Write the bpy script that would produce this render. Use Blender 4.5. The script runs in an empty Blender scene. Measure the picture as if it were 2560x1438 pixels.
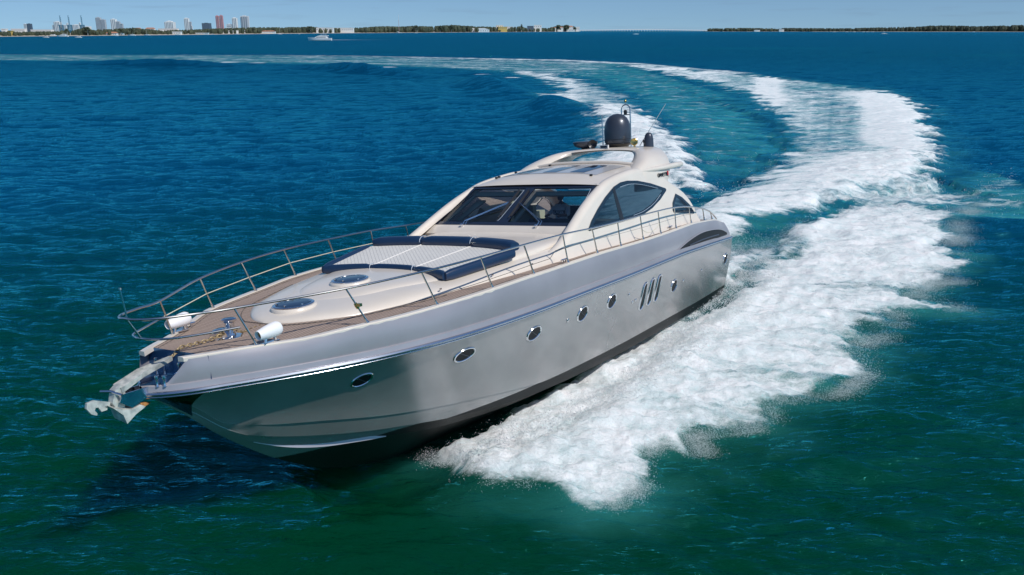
import bpy, math, random
import numpy as np
from mathutils import Matrix, Vector
random.seed(7); rng = np.random.default_rng(11)
scene = bpy.context.scene
COL = scene.collection
R = math.radians

# ------------------------------------------------------------------ camera
CAMH = 8.6
cam_d = bpy.data.cameras.new("camera"); cam = bpy.data.objects.new("camera", cam_d); COL.objects.link(cam)
cam_d.sensor_width = 36; cam_d.lens = 2136.36/2560*36
cam.location = (0, 0, CAMH); cam.rotation_euler = (R(90-16.7507), 0, 0)
cam_d.clip_start = 0.2; cam_d.clip_end = 200000
scene.camera = cam
scene.render.resolution_x = 1024; scene.render.resolution_y = 575

# ------------------------------------------------------------------ light
SUN = Vector((0.4996, -0.387, 0.775)).normalized()
w = bpy.data.worlds.new("World"); scene.world = w; w.use_nodes = True
nt = w.node_tree; bg = nt.nodes["Background"]
sky = nt.nodes.new("ShaderNodeTexSky"); sky.sky_type = 'NISHITA'; sky.sun_disc = False
sky.sun_elevation = math.asin(SUN.z); sky.sun_rotation = math.atan2(SUN.x, SUN.y)
sky.air_density = 1.0; sky.dust_density = 0.1; sky.ozone_density = 5.0; sky.altitude = 0
# thin low clouds near the horizon
tc = nt.nodes.new("ShaderNodeTexCoord"); mp = nt.nodes.new("ShaderNodeMapping"); mp.inputs['Scale'].default_value = (9, 9, 110)
nz = nt.nodes.new("ShaderNodeTexNoise"); nz.inputs['Scale'].default_value = 1.6; nz.inputs['Detail'].default_value = 5
rp = nt.nodes.new("ShaderNodeValToRGB"); rp.color_ramp.elements[0].position = .56; rp.color_ramp.elements[1].position = .78
rp.color_ramp.elements[0].color = (0, 0, 0, 1); rp.color_ramp.elements[1].color = (.2, .2, .2, 1)
mx = nt.nodes.new("ShaderNodeMix"); mx.data_type = 'RGBA'; mx.inputs[7].default_value = (1.9, 2.6, 3.8, 1)
nt.links.new(tc.outputs['Generated'], mp.inputs['Vector']); nt.links.new(mp.outputs[0], nz.inputs['Vector'])
nt.links.new(nz.outputs['Fac'], rp.inputs[0]); nt.links.new(rp.outputs[0], mx.inputs[0])
sv = nt.nodes.new("ShaderNodeVectorMath"); sv.operation = 'ADD'; sv.inputs[1].default_value = (0, 0, .09); nt.links.new(tc.outputs['Generated'], sv.inputs[0]); nt.links.new(sv.outputs[0], sky.inputs['Vector'])
tn = nt.nodes.new("ShaderNodeMix"); tn.data_type = 'RGBA'; tn.blend_type = 'MULTIPLY'; tn.inputs[0].default_value = 1; tn.inputs[7].default_value = (.90, 1.02, 1.10, 1)
nt.links.new(sky.outputs[0], tn.inputs[6]); nt.links.new(tn.outputs[2], mx.inputs[6]); nt.links.new(mx.outputs[2], bg.inputs[0])
bg.inputs[1].default_value = 0.085
sd = bpy.data.lights.new("sun", 'SUN'); sd.energy = 3.6; sd.angle = R(0.53); sd.color = (1, .955, .9)
so = bpy.data.objects.new("sun", sd); COL.objects.link(so); so.rotation_euler = SUN.to_track_quat('Z', 'Y').to_euler()
scene.view_settings.view_transform = 'Standard'; scene.view_settings.look = 'None'
scene.view_settings.exposure = 0.0; scene.view_settings.gamma = 1.0
scene.render.engine = 'CYCLES'

# ------------------------------------------------------------------ materials
def mat(name, col, rough=.5, metal=0., spec=.5, coat=0., emit=None, ior=None):
    m = bpy.data.materials.new(name); m.use_nodes = True
    b = m.node_tree.nodes["Principled BSDF"]
    b.inputs['Base Color'].default_value = (*col, 1); b.inputs['Roughness'].default_value = rough
    b.inputs['Metallic'].default_value = metal; b.inputs['Specular IOR Level'].default_value = spec
    b.inputs['Coat Weight'].default_value = coat; b.inputs['Coat Roughness'].default_value = .05
    if ior: b.inputs['IOR'].default_value = ior
    return m
def nodes(m): return m.node_tree.nodes, m.node_tree.links, m.node_tree.nodes["Principled BSDF"]
def vary(m, c1, c2, scale=3, detail=4, stretch=(1, 1, 1), lo=.35, hi=.65, rough=None, bump=0, coord='Object'):
    N, L, b = nodes(m)
    t = N.new("ShaderNodeTexCoord"); mp = N.new("ShaderNodeMapping"); mp.inputs['Scale'].default_value = stretch
    n = N.new("ShaderNodeTexNoise"); n.inputs['Scale'].default_value = scale; n.inputs['Detail'].default_value = detail
    r = N.new("ShaderNodeValToRGB"); r.color_ramp.elements[0].position = lo; r.color_ramp.elements[1].position = hi
    r.color_ramp.elements[0].color = (*c1, 1); r.color_ramp.elements[1].color = (*c2, 1)
    L.new(t.outputs[coord], mp.inputs[0]); L.new(mp.outputs[0], n.inputs['Vector']); L.new(n.outputs['Fac'], r.inputs[0])
    L.new(r.outputs[0], b.inputs['Base Color'])
    if rough:
        q = N.new("ShaderNodeMapRange"); q.inputs['To Min'].default_value = rough[0]; q.inputs['To Max'].default_value = rough[1]
        L.new(n.outputs['Fac'], q.inputs[0]); L.new(q.outputs[0], b.inputs['Roughness'])
    if bump:
        bp = N.new("ShaderNodeBump"); bp.inputs['Strength'].default_value = bump; bp.inputs['Distance'].default_value = .02
        L.new(n.outputs['Fac'], bp.inputs['Height']); L.new(bp.outputs[0], b.inputs['Normal'])
    return m
M = {}
M['cream'] = vary(mat('cream_gelcoat', (.74, .67, .58), .28, coat=.35), (.72, .65, .56), (.76, .69, .60), 1.2)
M['white'] = mat('white_gelcoat', (.78, .76, .73), .3, coat=.3)
M['cover'] = mat('white_vinyl', (.82, .82, .83), .55)
M['steel'] = mat('polished_steel', (.72, .73, .75), .12, 1)
M['steelplate'] = vary(mat('steel_plate', (.6, .63, .68), .1, 1), (.55, .58, .63), (.7, .72, .76), 4, rough=(.06, .22))
M['tube'] = mat('rail_steel', (.62, .60, .56), .16, 1)
M['navy'] = mat('navy_vinyl', (.009, .030, .078), .36, coat=.1)
M['rub'] = mat('rubbing_strake_steel', (.50, .54, .60), .24, 1)
M['skytint_plate'] = mat('sky_tinted_bow_plate', (.05, .17, .36), .2, .7)  # polished steel, the mirrored sky put into its base colour
M['black'] = mat('black_plastic', (.015, .015, .017), .35)
M['frame'] = mat('navy_frame', (.012, .018, .035), .22, coat=.5)
M['dome'] = mat('graphite_paint', (.055, .065, .085), .33, .35, coat=.2)
M['dark'] = mat('dark_interior', (.10, .10, .10), .6)
M['trim'] = mat('cream_trim', (.42, .42, .30), .5)
M['brass'] = mat('brass', (.62, .45, .16), .25, 1)
M['galv'] = vary(mat('galvanised_iron', (.45, .45, .4), .6, .25), (.36, .38, .36), (.66, .66, .60), 9, 6, rough=(.35, .6), bump=.3)
M['rust'] = vary(mat('rusty_iron', (.35, .14, .04), .7), (.22, .09, .04), (.5, .24, .07), 20, 5, bump=.4)
M['chain'] = vary(mat('rusty_chain', (.4, .27, .1), .6, .3), (.16, .11, .06), (.48, .37, .2), 14, 3)
M['skin'] = mat('skin', (.28, .15, .1), .55)
M['shirt'] = mat('shirt', (.85, .86, .84), .8)
M['red'] = mat('red_enamel', (.6, .02, .03), .4)
M['seam'] = mat('seam', (.10, .09, .08), .7)
M['wire'] = mat('wire_cover', (.68, .63, .48), .5)
M['tan'] = mat('arch_inner_gelcoat', (.60, .50, .34), .4)
M['pipe'] = mat('grey_piping', (.45, .52, .6), .4)
M['opening_dark'] = mat('black_hull_opening', (.008, .009, .011), .45, spec=.2)  # black for porthole glass and for painted shade in hull openings
# polished metallic hull paint (with black antifouling below the waterline)
m = mat('silver_hull_paint', (.45, .45, .47), .22, .55, coat=.6); N, L, b = nodes(m)
t = N.new("ShaderNodeTexCoord"); sx = N.new("ShaderNodeSeparateXYZ"); L.new(t.outputs['Object'], sx.inputs[0])
lt = N.new("ShaderNodeMath"); lt.operation = 'LESS_THAN'; lt.inputs[1].default_value = .19; L.new(sx.outputs['Z'], lt.inputs[0])
n = N.new("ShaderNodeTexNoise"); n.inputs['Scale'].default_value = .8; n.inputs['Detail'].default_value = 4
r = N.new("ShaderNodeValToRGB"); r.color_ramp.elements[0].color = (.32, .31, .305, 1); r.color_ramp.elements[1].color = (.385, .37, .365, 1)
r.color_ramp.elements[0].position = .35; r.color_ramp.elements[1].position = .65
L.new(t.outputs['Object'], n.inputs['Vector']); L.new(n.outputs['Fac'], r.inputs[0])
x = N.new("ShaderNodeMix"); x.data_type = 'RGBA'; x.inputs[7].default_value = (.004, .0045, .005, 1)
L.new(lt.outputs[0], x.inputs[0]); L.new(r.outputs[0], x.inputs[6]); L.new(x.outputs[2], b.inputs['Base Color'])
nm = N.new("ShaderNodeMath"); nm.operation = 'MULTIPLY_ADD'; nm.inputs[1].default_value = -.5; nm.inputs[2].default_value = .55
L.new(lt.outputs[0], nm.inputs[0]); L.new(nm.outputs[0], b.inputs['Metallic'])
n2 = N.new("ShaderNodeTexNoise"); n2.inputs['Scale'].default_value = 1.3; n2.inputs['Detail'].default_value = 2
bp = N.new("ShaderNodeBump"); bp.inputs['Strength'].default_value = .25; bp.inputs['Distance'].default_value = .02
L.new(t.outputs['Object'], n2.inputs['Vector']); L.new(n2.outputs['Fac'], bp.inputs['Height']); L.new(bp.outputs[0], b.inputs['Normal'])
M['hull'] = m
cm = N.new('ShaderNodeMath'); cm.operation = 'MULTIPLY_ADD'; cm.inputs[1].default_value = -.55; cm.inputs[2].default_value = .6; L.new(lt.outputs[0], cm.inputs[0]); L.new(cm.outputs[0], b.inputs['Coat Weight'])
rm = N.new('ShaderNodeMath'); rm.operation = 'MULTIPLY_ADD'; rm.inputs[1].default_value = .3; rm.inputs[2].default_value = .22; L.new(lt.outputs[0], rm.inputs[0]); L.new(rm.outputs[0], b.inputs['Roughness'])
M['stemplate'] = mat('dark_stem_plate', (.06, .07, .07), .14, 1)  # steel with the dark water it mirrors put into its colour
M['panel'] = vary(mat('lilac_silver_paint', (.45, .44, .48), .36, .3, coat=.35), (.345, .33, .355), (.39, .372, .398), .9)
# teak planking
m = mat('teak', (.4, .27, .2), .65); N, L, b = nodes(m)
t = N.new("ShaderNodeTexCoord"); sx = N.new("ShaderNodeSeparateXYZ"); L.new(t.outputs['Object'], sx.inputs[0])
a = N.new("ShaderNodeMath"); a.operation = 'MULTIPLY'; a.inputs[1].default_value = 1/.075; L.new(sx.outputs['Y'], a.inputs[0])
fr = N.new("ShaderNodeMath"); fr.operation = 'FRACT'; L.new(a.outputs[0], fr.inputs[0])
g = N.new("ShaderNodeMath"); g.operation = 'LESS_THAN'; g.inputs[1].default_value = .2; L.new(fr.outputs[0], g.inputs[0])
fl = N.new("ShaderNodeMath"); fl.operation = 'FLOOR'; L.new(a.outputs[0], fl.inputs[0])
wn = N.new("ShaderNodeTexWhiteNoise"); wn.noise_dimensions = '1D'; L.new(fl.outputs[0], wn.inputs['W'])
n = N.new("ShaderNodeTexNoise"); n.inputs['Scale'].default_value = 2.5; n.inputs['Detail'].default_value = 5
ad = N.new("ShaderNodeMath"); ad.operation = 'ADD'; L.new(wn.outputs[0], ad.inputs[0]); L.new(n.outputs['Fac'], ad.inputs[1])
r = N.new("ShaderNodeValToRGB"); r.color_ramp.elements[0].color = (.33, .24, .185, 1); r.color_ramp.elements[1].color = (.46, .35, .28, 1)
hf = N.new("ShaderNodeMath"); hf.operation = 'MULTIPLY'; hf.inputs[1].default_value = .5; L.new(ad.outputs[0], hf.inputs[0]); L.new(hf.outputs[0], r.inputs[0])
x = N.new("ShaderNodeMix"); x.data_type = 'RGBA'; x.inputs[7].default_value = (.06, .045, .04, 1)
L.new(g.outputs[0], x.inputs[0]); L.new(r.outputs[0], x.inputs[6]); L.new(x.outputs[2], b.inputs['Base Color'])
M['teak'] = m
# quilted cushion cloth
m = mat('quilted_cloth', (.72, .72, .71), .8); N, L, b = nodes(m)
t = N.new("ShaderNodeTexCoord"); mp = N.new("ShaderNodeMapping"); mp.inputs['Rotation'].default_value = (0, 0, R(45)); mp.inputs['Scale'].default_value = (13, 13, 13)
v = N.new("ShaderNodeTexBrick"); v.inputs['Color1'].default_value = (.71, .70, .66, 1); v.inputs['Color2'].default_value = (.68, .67, .63, 1); v.inputs['Mortar'].default_value = (.55, .545, .53, 1)
v.inputs['Scale'].default_value = 1.0; v.offset = 0; v.inputs['Mortar Size'].default_value = .09; v.inputs['Brick Width'].default_value = 1; v.inputs['Row Height'].default_value = 1; v.inputs['Mortar Smooth'].default_value = .6
L.new(t.outputs['Object'], mp.inputs[0]); L.new(mp.outputs[0], v.inputs['Vector']); L.new(v.outputs['Color'], b.inputs['Base Color'])
bp = N.new("ShaderNodeBump"); bp.inputs['Strength'].default_value = .6; bp.inputs['Distance'].default_value = .02; bp.invert = True
L.new(v.outputs['Fac'], bp.inputs['Height']); L.new(bp.outputs[0], b.inputs['Normal'])
M['quilt'] = m
def glass(name, tint, gloss=1.0, trans=.9):
    m = bpy.data.materials.new(name); m.use_nodes = True; N = m.node_tree.nodes; L = m.node_tree.links
    N.clear(); o = N.new("ShaderNodeOutputMaterial"); tr = N.new("ShaderNodeBsdfTransparent"); tr.inputs[0].default_value = (*tint, 1)
    gl = N.new("ShaderNodeBsdfGlossy"); gl.inputs['Roughness'].default_value = .02; gl.inputs[0].default_value = (gloss, gloss, gloss, 1)
    f = N.new("ShaderNodeFresnel"); f.inputs[0].default_value = 1.38; mx = N.new("ShaderNodeMixShader")
    L.new(f.outputs[0], mx.inputs[0]); L.new(tr.outputs[0], mx.inputs[1]); L.new(gl.outputs[0], mx.inputs[2]); L.new(mx.outputs[0], o.inputs[0])
    return m
M['wglass'] = glass('windscreen_glass', (.80, .88, .92))
M['glass'] = mat('dark_tinted_glass', (.004, .016, .03), .03, spec=.55)
M['sideglass'] = glass('side_window_glass', (.08, .155, .20))
M['hatchglass'] = mat('hatch_glass', (.006, .018, .05), .06, spec=.45)

# ------------------------------------------------------------------ mesh tools
def pchip(tab):
    a = np.array(sorted(tab), float); X = a[:, 0]; Y = a[:, 1]
    h = np.diff(X); d = np.diff(Y)/h; m_ = np.zeros(len(X)); m_[0] = d[0]; m_[-1] = d[-1]
    for i in range(1, len(X)-1):
        if d[i-1]*d[i] > 0: m_[i] = 2*d[i-1]*d[i]/(d[i-1]+d[i])
    def f(x):
        x = np.clip(np.asarray(x, float), X[0], X[-1]); i = np.clip(np.searchsorted(X, x)-1, 0, len(X)-2)
        s = (x-X[i])/h[i]; return (1+2*s)*(1-s)**2*Y[i]+s*(1-s)**2*h[i]*m_[i]+s*s*(3-2*s)*Y[i+1]+s*s*(s-1)*h[i]*m_[i+1]
    return f
def spline(pts, n=8, closed=False):
    P = np.array(pts, float); k = len(P); out = []
    rngk = range(k if closed else k-1)
    for i in rngk:
        p0 = P[(i-1) % k] if closed or i > 0 else P[i]; p1 = P[i]; p2 = P[(i+1) % k]
        p3 = P[(i+2) % k] if closed or i+2 < k else P[(i+1) % k]
        for s in np.linspace(0, 1, n, endpoint=False):
            out.append(.5*((2*p1)+(-p0+p2)*s+(2*p0-5*p1+4*p2-p3)*s*s+(-p0+3*p1-3*p2+p3)*s**3))
    if not closed: out.append(P[-1])
    return np.array(out)
class MB:
    def __init__(s): s.v = []; s.f = []
    def add(s, V, F):
        o = len(s.v); s.v += [tuple(map(float, p)) for p in V]; s.f += [tuple(i+o for i in f) for f in F]; return s
    def box(s, lo, hi):
        x0, y0, z0 = lo; x1, y1, z1 = hi
        V = [(x0, y0, z0), (x1, y0, z0), (x1, y1, z0), (x0, y1, z0), (x0, y0, z1), (x1, y0, z1), (x1, y1, z1), (x0, y1, z1)]
        return s.add(V, [(0, 3, 2, 1), (4, 5, 6, 7), (0, 1, 5, 4), (1, 2, 6, 5), (2, 3, 7, 6), (3, 0, 4, 7)])
    def obox(s, c, u, v, w_):  # centre and three half vectors
        c, u, v, w_ = map(np.array, (c, u, v, w_)); V = []
        for k in (-1, 1):
            for a, b2 in ((-1, -1), (1, -1), (1, 1), (-1, 1)): V.append(c+a*u+b2*v+k*w_)
        return s.add(V, [(0, 3, 2, 1), (4, 5, 6, 7), (0, 1, 5, 4), (1, 2, 6, 5), (2, 3, 7, 6), (3, 0, 4, 7)])
    def tube(s, path, r, n=10, cap=True, closed=False):
        P = np.array(path, float); k = len(P); rr = np.broadcast_to(np.array(r, float), (k,))
        V = []; up = None
        for i in range(k):
            a = P[(i-1) % k] if (closed or i > 0) else P[i]; b2 = P[(i+1) % k] if (closed or i < k-1) else P[i]
            t = b2-a; t = t/(np.linalg.norm(t)+1e-12)
            if up is None:
                up = np.cross(t, (0, 0, 1)); 
                if np.linalg.norm(up) < .05: up = np.cross(t, (0, 1, 0))
            up = up-t*np.dot(up, t); up /= np.linalg.norm(up)+1e-12; w2 = np.cross(t, up)
            for j in range(n):
                q = 2*math.pi*j/n; V.append(P[i]+rr[i]*(math.cos(q)*up+math.sin(q)*w2))
        F = []
        for i in range(k if closed else k-1):
            i2 = (i+1) % k
            for j in range(n): F.append((i*n+j, i*n+(j+1) % n, i2*n+(j+1) % n, i2*n+j))
        if cap and not closed: F.append(tuple(range(n))[::-1]); F.append(tuple((k-1)*n+j for j in range(n)))
        return s.add(V, F)
    def lathe(s, prof, c=(0, 0, 0), axis=(0, 0, 1), n=32):
        a = Vector(axis).normalized(); q = Vector((0, 0, 1)).rotation_difference(a); V = []
        for (r_, z) in prof:
            for j in range(n):
                t = 2*math.pi*j/n; V.append(Vector(c)+q@Vector((r_*math.cos(t), r_*math.sin(t), z)))
        k = len(prof); F = []
        for i in range(k-1):
            for j in range(n): F.append((i*n+j, i*n+(j+1) % n, (i+1)*n+(j+1) % n, (i+1)*n+j))
        F.append(tuple(range(n))[::-1]); F.append(tuple((k-1)*n+j for j in range(n)))
        return s.add(V, F)
    def loft(s, rings, closed=False, cap=False, flip=False):
        k = len(rings[0]); V = [p for r_ in rings for p in r_]; F = []
        for i in range(len(rings)-1):
            for j in range(k if closed else k-1):
                q = (i*k+j, i*k+(j+1) % k, (i+1)*k+(j+1) % k, (i+1)*k+j); F.append(q[::-1] if flip else q)
        if cap: F.append(tuple(range(k))[::-1]); F.append(tuple((len(rings)-1)*k+j for j in range(k)))
        return s.add(V, F)
    def prism(s, A, B):  # two matching outlines
        k = len(A); F = [tuple(range(k))[::-1], tuple(k+j for j in range(k))]
        for j in range(k): F.append((j, (j+1) % k, k+(j+1) % k, k+j))
        return s.add(list(A)+list(B), F)
    def build(s, name, m, parent=None, smooth=38, recalc=True):
        me = bpy.data.meshes.new(name); me.from_pydata(s.v, [], s.f); me.materials.append(m)
        if recalc:
            import bmesh
            bm = bmesh.new(); bm.from_mesh(me); bmesh.ops.remove_doubles(bm, verts=bm.verts, dist=1e-5)
            bmesh.ops.recalc_face_normals(bm, faces=bm.faces); bm.to_mesh(me); bm.free()
        me.update()
        if smooth:
            me.shade_smooth(); me.set_sharp_from_angle(angle=R(smooth))
        o = bpy.data.objects.new(name, me); COL.objects.link(o)
        if parent: o.parent = parent
        return o
def tag(o, label=None, cat=None, group=None, kind=None):
    if label: o['label'] = label
    if cat: o['category'] = cat
    if group: o['group'] = group
    if kind: o['kind'] = kind
    return o
def empty(name, label, cat, loc=(0, 0, 0), group=None):
    o = bpy.data.objects.new(name, None); COL.objects.link(o); o.location = loc; return tag(o, label, cat, group)
def text(body, name, m, parent, matrix, size, ext=.004, bold=0.0):
    cu = bpy.data.curves.new(name, 'FONT'); cu.body = body; cu.size = size; cu.extrude = ext; cu.offset = bold
    cu.align_x = 'CENTER'; cu.align_y = 'CENTER'
    tmp = bpy.data.objects.new(name+'_tmp', cu); COL.objects.link(tmp)
    bpy.context.view_layer.update()
    me = bpy.data.meshes.new_from_object(tmp.evaluated_get(bpy.context.evaluated_depsgraph_get()))
    bpy.data.objects.remove(tmp); me.materials.clear(); me.materials.append(m)
    o = bpy.data.objects.new(name, me); COL.objects.link(o)
    o.matrix_local = matrix
    if parent: o.parent = parent
    return o

# ------------------------------------------------------------------ noise (numpy)
def hsh(ix, iy, seed):
    n = (ix.astype(np.int64)*374761393+iy.astype(np.int64)*668265263+seed*1442695041) & 0xffffffff
    n = ((n ^ (n >> 13))*1274126177) & 0xffffffff; n = (n ^ (n >> 16)) & 0xffffffff
    return n/4294967295.0
def vnoise(x, y, seed=0):
    ix = np.floor(x); iy = np.floor(y); fx = x-ix; fy = y-iy; fx = fx*fx*(3-2*fx); fy = fy*fy*(3-2*fy)
    a = hsh(ix, iy, seed); b = hsh(ix+1, iy, seed); c = hsh(ix, iy+1, seed); d = hsh(ix+1, iy+1, seed)
    return a*(1-fx)*(1-fy)+b*fx*(1-fy)+c*(1-fx)*fy+d*fx*fy
def fbm(x, y, o=4, seed=0):
    s = 0; a = .5; t = 0
    for k in range(o): s = s+a*vnoise(x*2**k+k*17.3, y*2**k-k*9.1, seed+k); t += a; a *= .55
    return s/t
def sdist(px, py, poly):  # signed distance, positive inside
    P = np.array(poly, float); d = np.full(px.shape, 1e9); ins = np.zeros(px.shape, bool)
    for i in range(len(P)):
        a = P[i]; b = P[(i+1) % len(P)]; e = b-a; L2 = e@e+1e-12
        t = np.clip(((px-a[0])*e[0]+(py-a[1])*e[1])/L2, 0, 1)
        d = np.minimum(d, (px-a[0]-t*e[0])**2+(py-a[1]-t*e[1])**2)
        c = ((a[1] > py) != (b[1] > py)) & (px < (b[0]-a[0])*(py-a[1])/((b[1]-a[1])+1e-12)+a[0]); ins ^= c
    d = np.sqrt(d); return np.where(ins, d, -d)
def ldist(px, py, line):  # distance to a polyline and position along it
    P = np.array(line, float); d = np.full(px.shape, 1e9); u = np.zeros(px.shape); n_ = len(P)-1
    for i in range(n_):
        a = P[i, :2]; b = P[i+1, :2]; e = b-a; L2 = e@e+1e-12
        t = np.clip(((px-a[0])*e[0]+(py-a[1])*e[1])/L2, 0, 1)
        q = np.hypot(px-a[0]-t*e[0], py-a[1]-t*e[1]); k = q < d; d = np.where(k, q, d); u = np.where(k, (i+t)/n_, u)
    return d, u
sst = lambda a, b, x: (lambda t: t*t*(3-2*t))(np.clip((x-a)/(b-a), 0, 1))
# ================================================================== WATER, WAKE AND SPRAY (world metres)
hullL = [(5.5, 29.6), (8.0, 28.3), (5.6, 24), (2.9, 19.6), (1.2, 17.2), (-2.2, 14.8), (-3.6, 14.6), (-4.2, 15.6), (-2.8, 18.2), (-.5, 22), (1.5, 26), (3.2, 30.6)]
P_near = [(-2.0, 16.7), (-1.8, 16.2), (-1.2, 15.4), (-.7, 14.8), (.3, 14.7), (.8, 14.4), (1.3, 13.9), (1.9, 14.1), (2.2, 14.3), (2.6, 15.0), (2.7, 15.4), (2.8, 16.2), (3.2, 16.6), (4.1, 16.1), (3.9, 17.0), (5.0, 17.2), (5.8, 17.5), (6.0, 18.5), (6.8, 18.8), (8.0, 19.2), (9.5, 20.9), (9.2, 22.3), (10.0, 22.4), (10.0, 23.1), (10.8, 22.9), (10.8, 24.2), (11.7, 24.3), (11.9, 25.4), (13.0, 25.8), (14.3, 25.7), (13.4, 27.4), (14.9, 28.8), (15.8, 29.0), (15.6, 30.2), (16.5, 30.8), (17.3, 31.3), (17.4, 32.4), (18.2, 33.5), (18.2, 34.4), (19.3, 35.9), (20.3, 38.2), (21.2, 39.6), (22.7, 41.4), (22.1, 41.6), (24.5, 43.3), (24.0, 45.2), (26.6, 47.4), (24.8, 48.5), (27.1, 54.0), (29, 57), (30.4, 62.3), (24, 60), (19, 52), (16, 46), (13, 40), (10, 35), (7.4, 30.5), (4.5, 25.5), (1.5, 20.5), (-.8, 17.6)]
P_stern = [(6.4, 30.5), (8.5, 30.8), (11.5, 36.5), (14, 38.5), (17, 43), (21, 46.5), (26, 52), (30.4, 60), (39.2, 79.5), (45.1, 93.3), (52.1, 112.6), (55.5, 131.9), (54.2, 144.7), (52.1, 159.0), (47.0, 181.2), (39.3, 206.1), (33.4, 230.4), (25, 226), (30, 200), (31.5, 178), (33, 155), (32.5, 132), (30.5, 112), (27.5, 92), (24.5, 78), (21, 67), (17.5, 58), (14, 50.5), (10.4, 44.7), (7.5, 38), (5, 33)]
P_left = [(-3, 200), (0, 180), (4.7, 163), (6.5, 141.6), (6.6, 124), (2.5, 121.6), (7.0, 104), (7.4, 91.0), (7.6, 83.0), (6.2, 73.3), (4.4, 61.2), (3.6, 52.5), (3.0, 40), (2.5, 33), (6, 33), (9.0, 42), (10.8, 50.5), (11.6, 60), (12.3, 72), (13.8, 86.0), (15.4, 104), (15.5, 127.5), (13.8, 160), (8.4, 190.1), (0, 205)]
P_far = [(33.4, 230.4), (14.2, 261.1), (-10.0, 275.7), (-52.5, 305.7), (-98.5, 320.6), (-142.0, 324), (-200, 330), (-320, 322), (-320, 262), (-200, 262), (-151.3, 261.1), (-112.8, 254.3), (-74.5, 241.8), (-39.2, 227.7), (-16.8, 206.1), (0.0, 185), (12, 180), (26, 200)]
L_far = [(47, 181.2), (39.3, 206.1), (33.4, 230.4), (14.2, 261.1), (-10.0, 275.7), (-52.5, 305.7), (-98.5, 320.6), (-142.0, 324), (-200, 330), (-330, 326)]
P_dark1 = [(10.4, 38.6), (8.9, 33.2), (10.7, 33.2), (13.0, 36.2), (15.3, 39.0), (18.8, 44.0), (16.4, 43.7), (14.7, 41.2), (12.3, 39.4)]
L_chan = [(5.6, 25.2), (6.5, 26.6), (8.3, 29.6), (10.1, 32.0), (12.6, 35.6)]
L_spr = [(7.0, 28.2), (9.5, 31.2), (12.0, 34.6), (14, 38)]
L_bow = [(-1.6, 16.4), (-.2, 17.0), (1.6, 18.6), (3.6, 21.4), (5.8, 24.8), (8.6, 28.6), (11.6, 32.4), (14.6, 37)]
L_st1 = [(9.4, 37.4), (11.5, 41.5), (15.3, 44.7), (20.9, 51.0), (28.6, 61.2), (36.8, 76.3), (43, 95), (48, 118)]
L_in = [(6.6, 40), (8.6, 52.5), (9.2, 70.5), (8.6, 84), (8.2, 100)]
L_sw = [(-190, 248), (-130.4, 235.9), (-85.7, 227.7), (-44.9, 206.1), (-13.6, 168), (-1, 128), (3.6, 100), (5.5, 84), (5.8, 70)]
caps = [(-79.6, 247.9), (-70.5, 244.8), (-45.6, 225.1), (-30.1, 215.2), (-5.7, 174.7), (0.2, 163.0)]
WKY = (-176, 838)  # the far yacht
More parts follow.
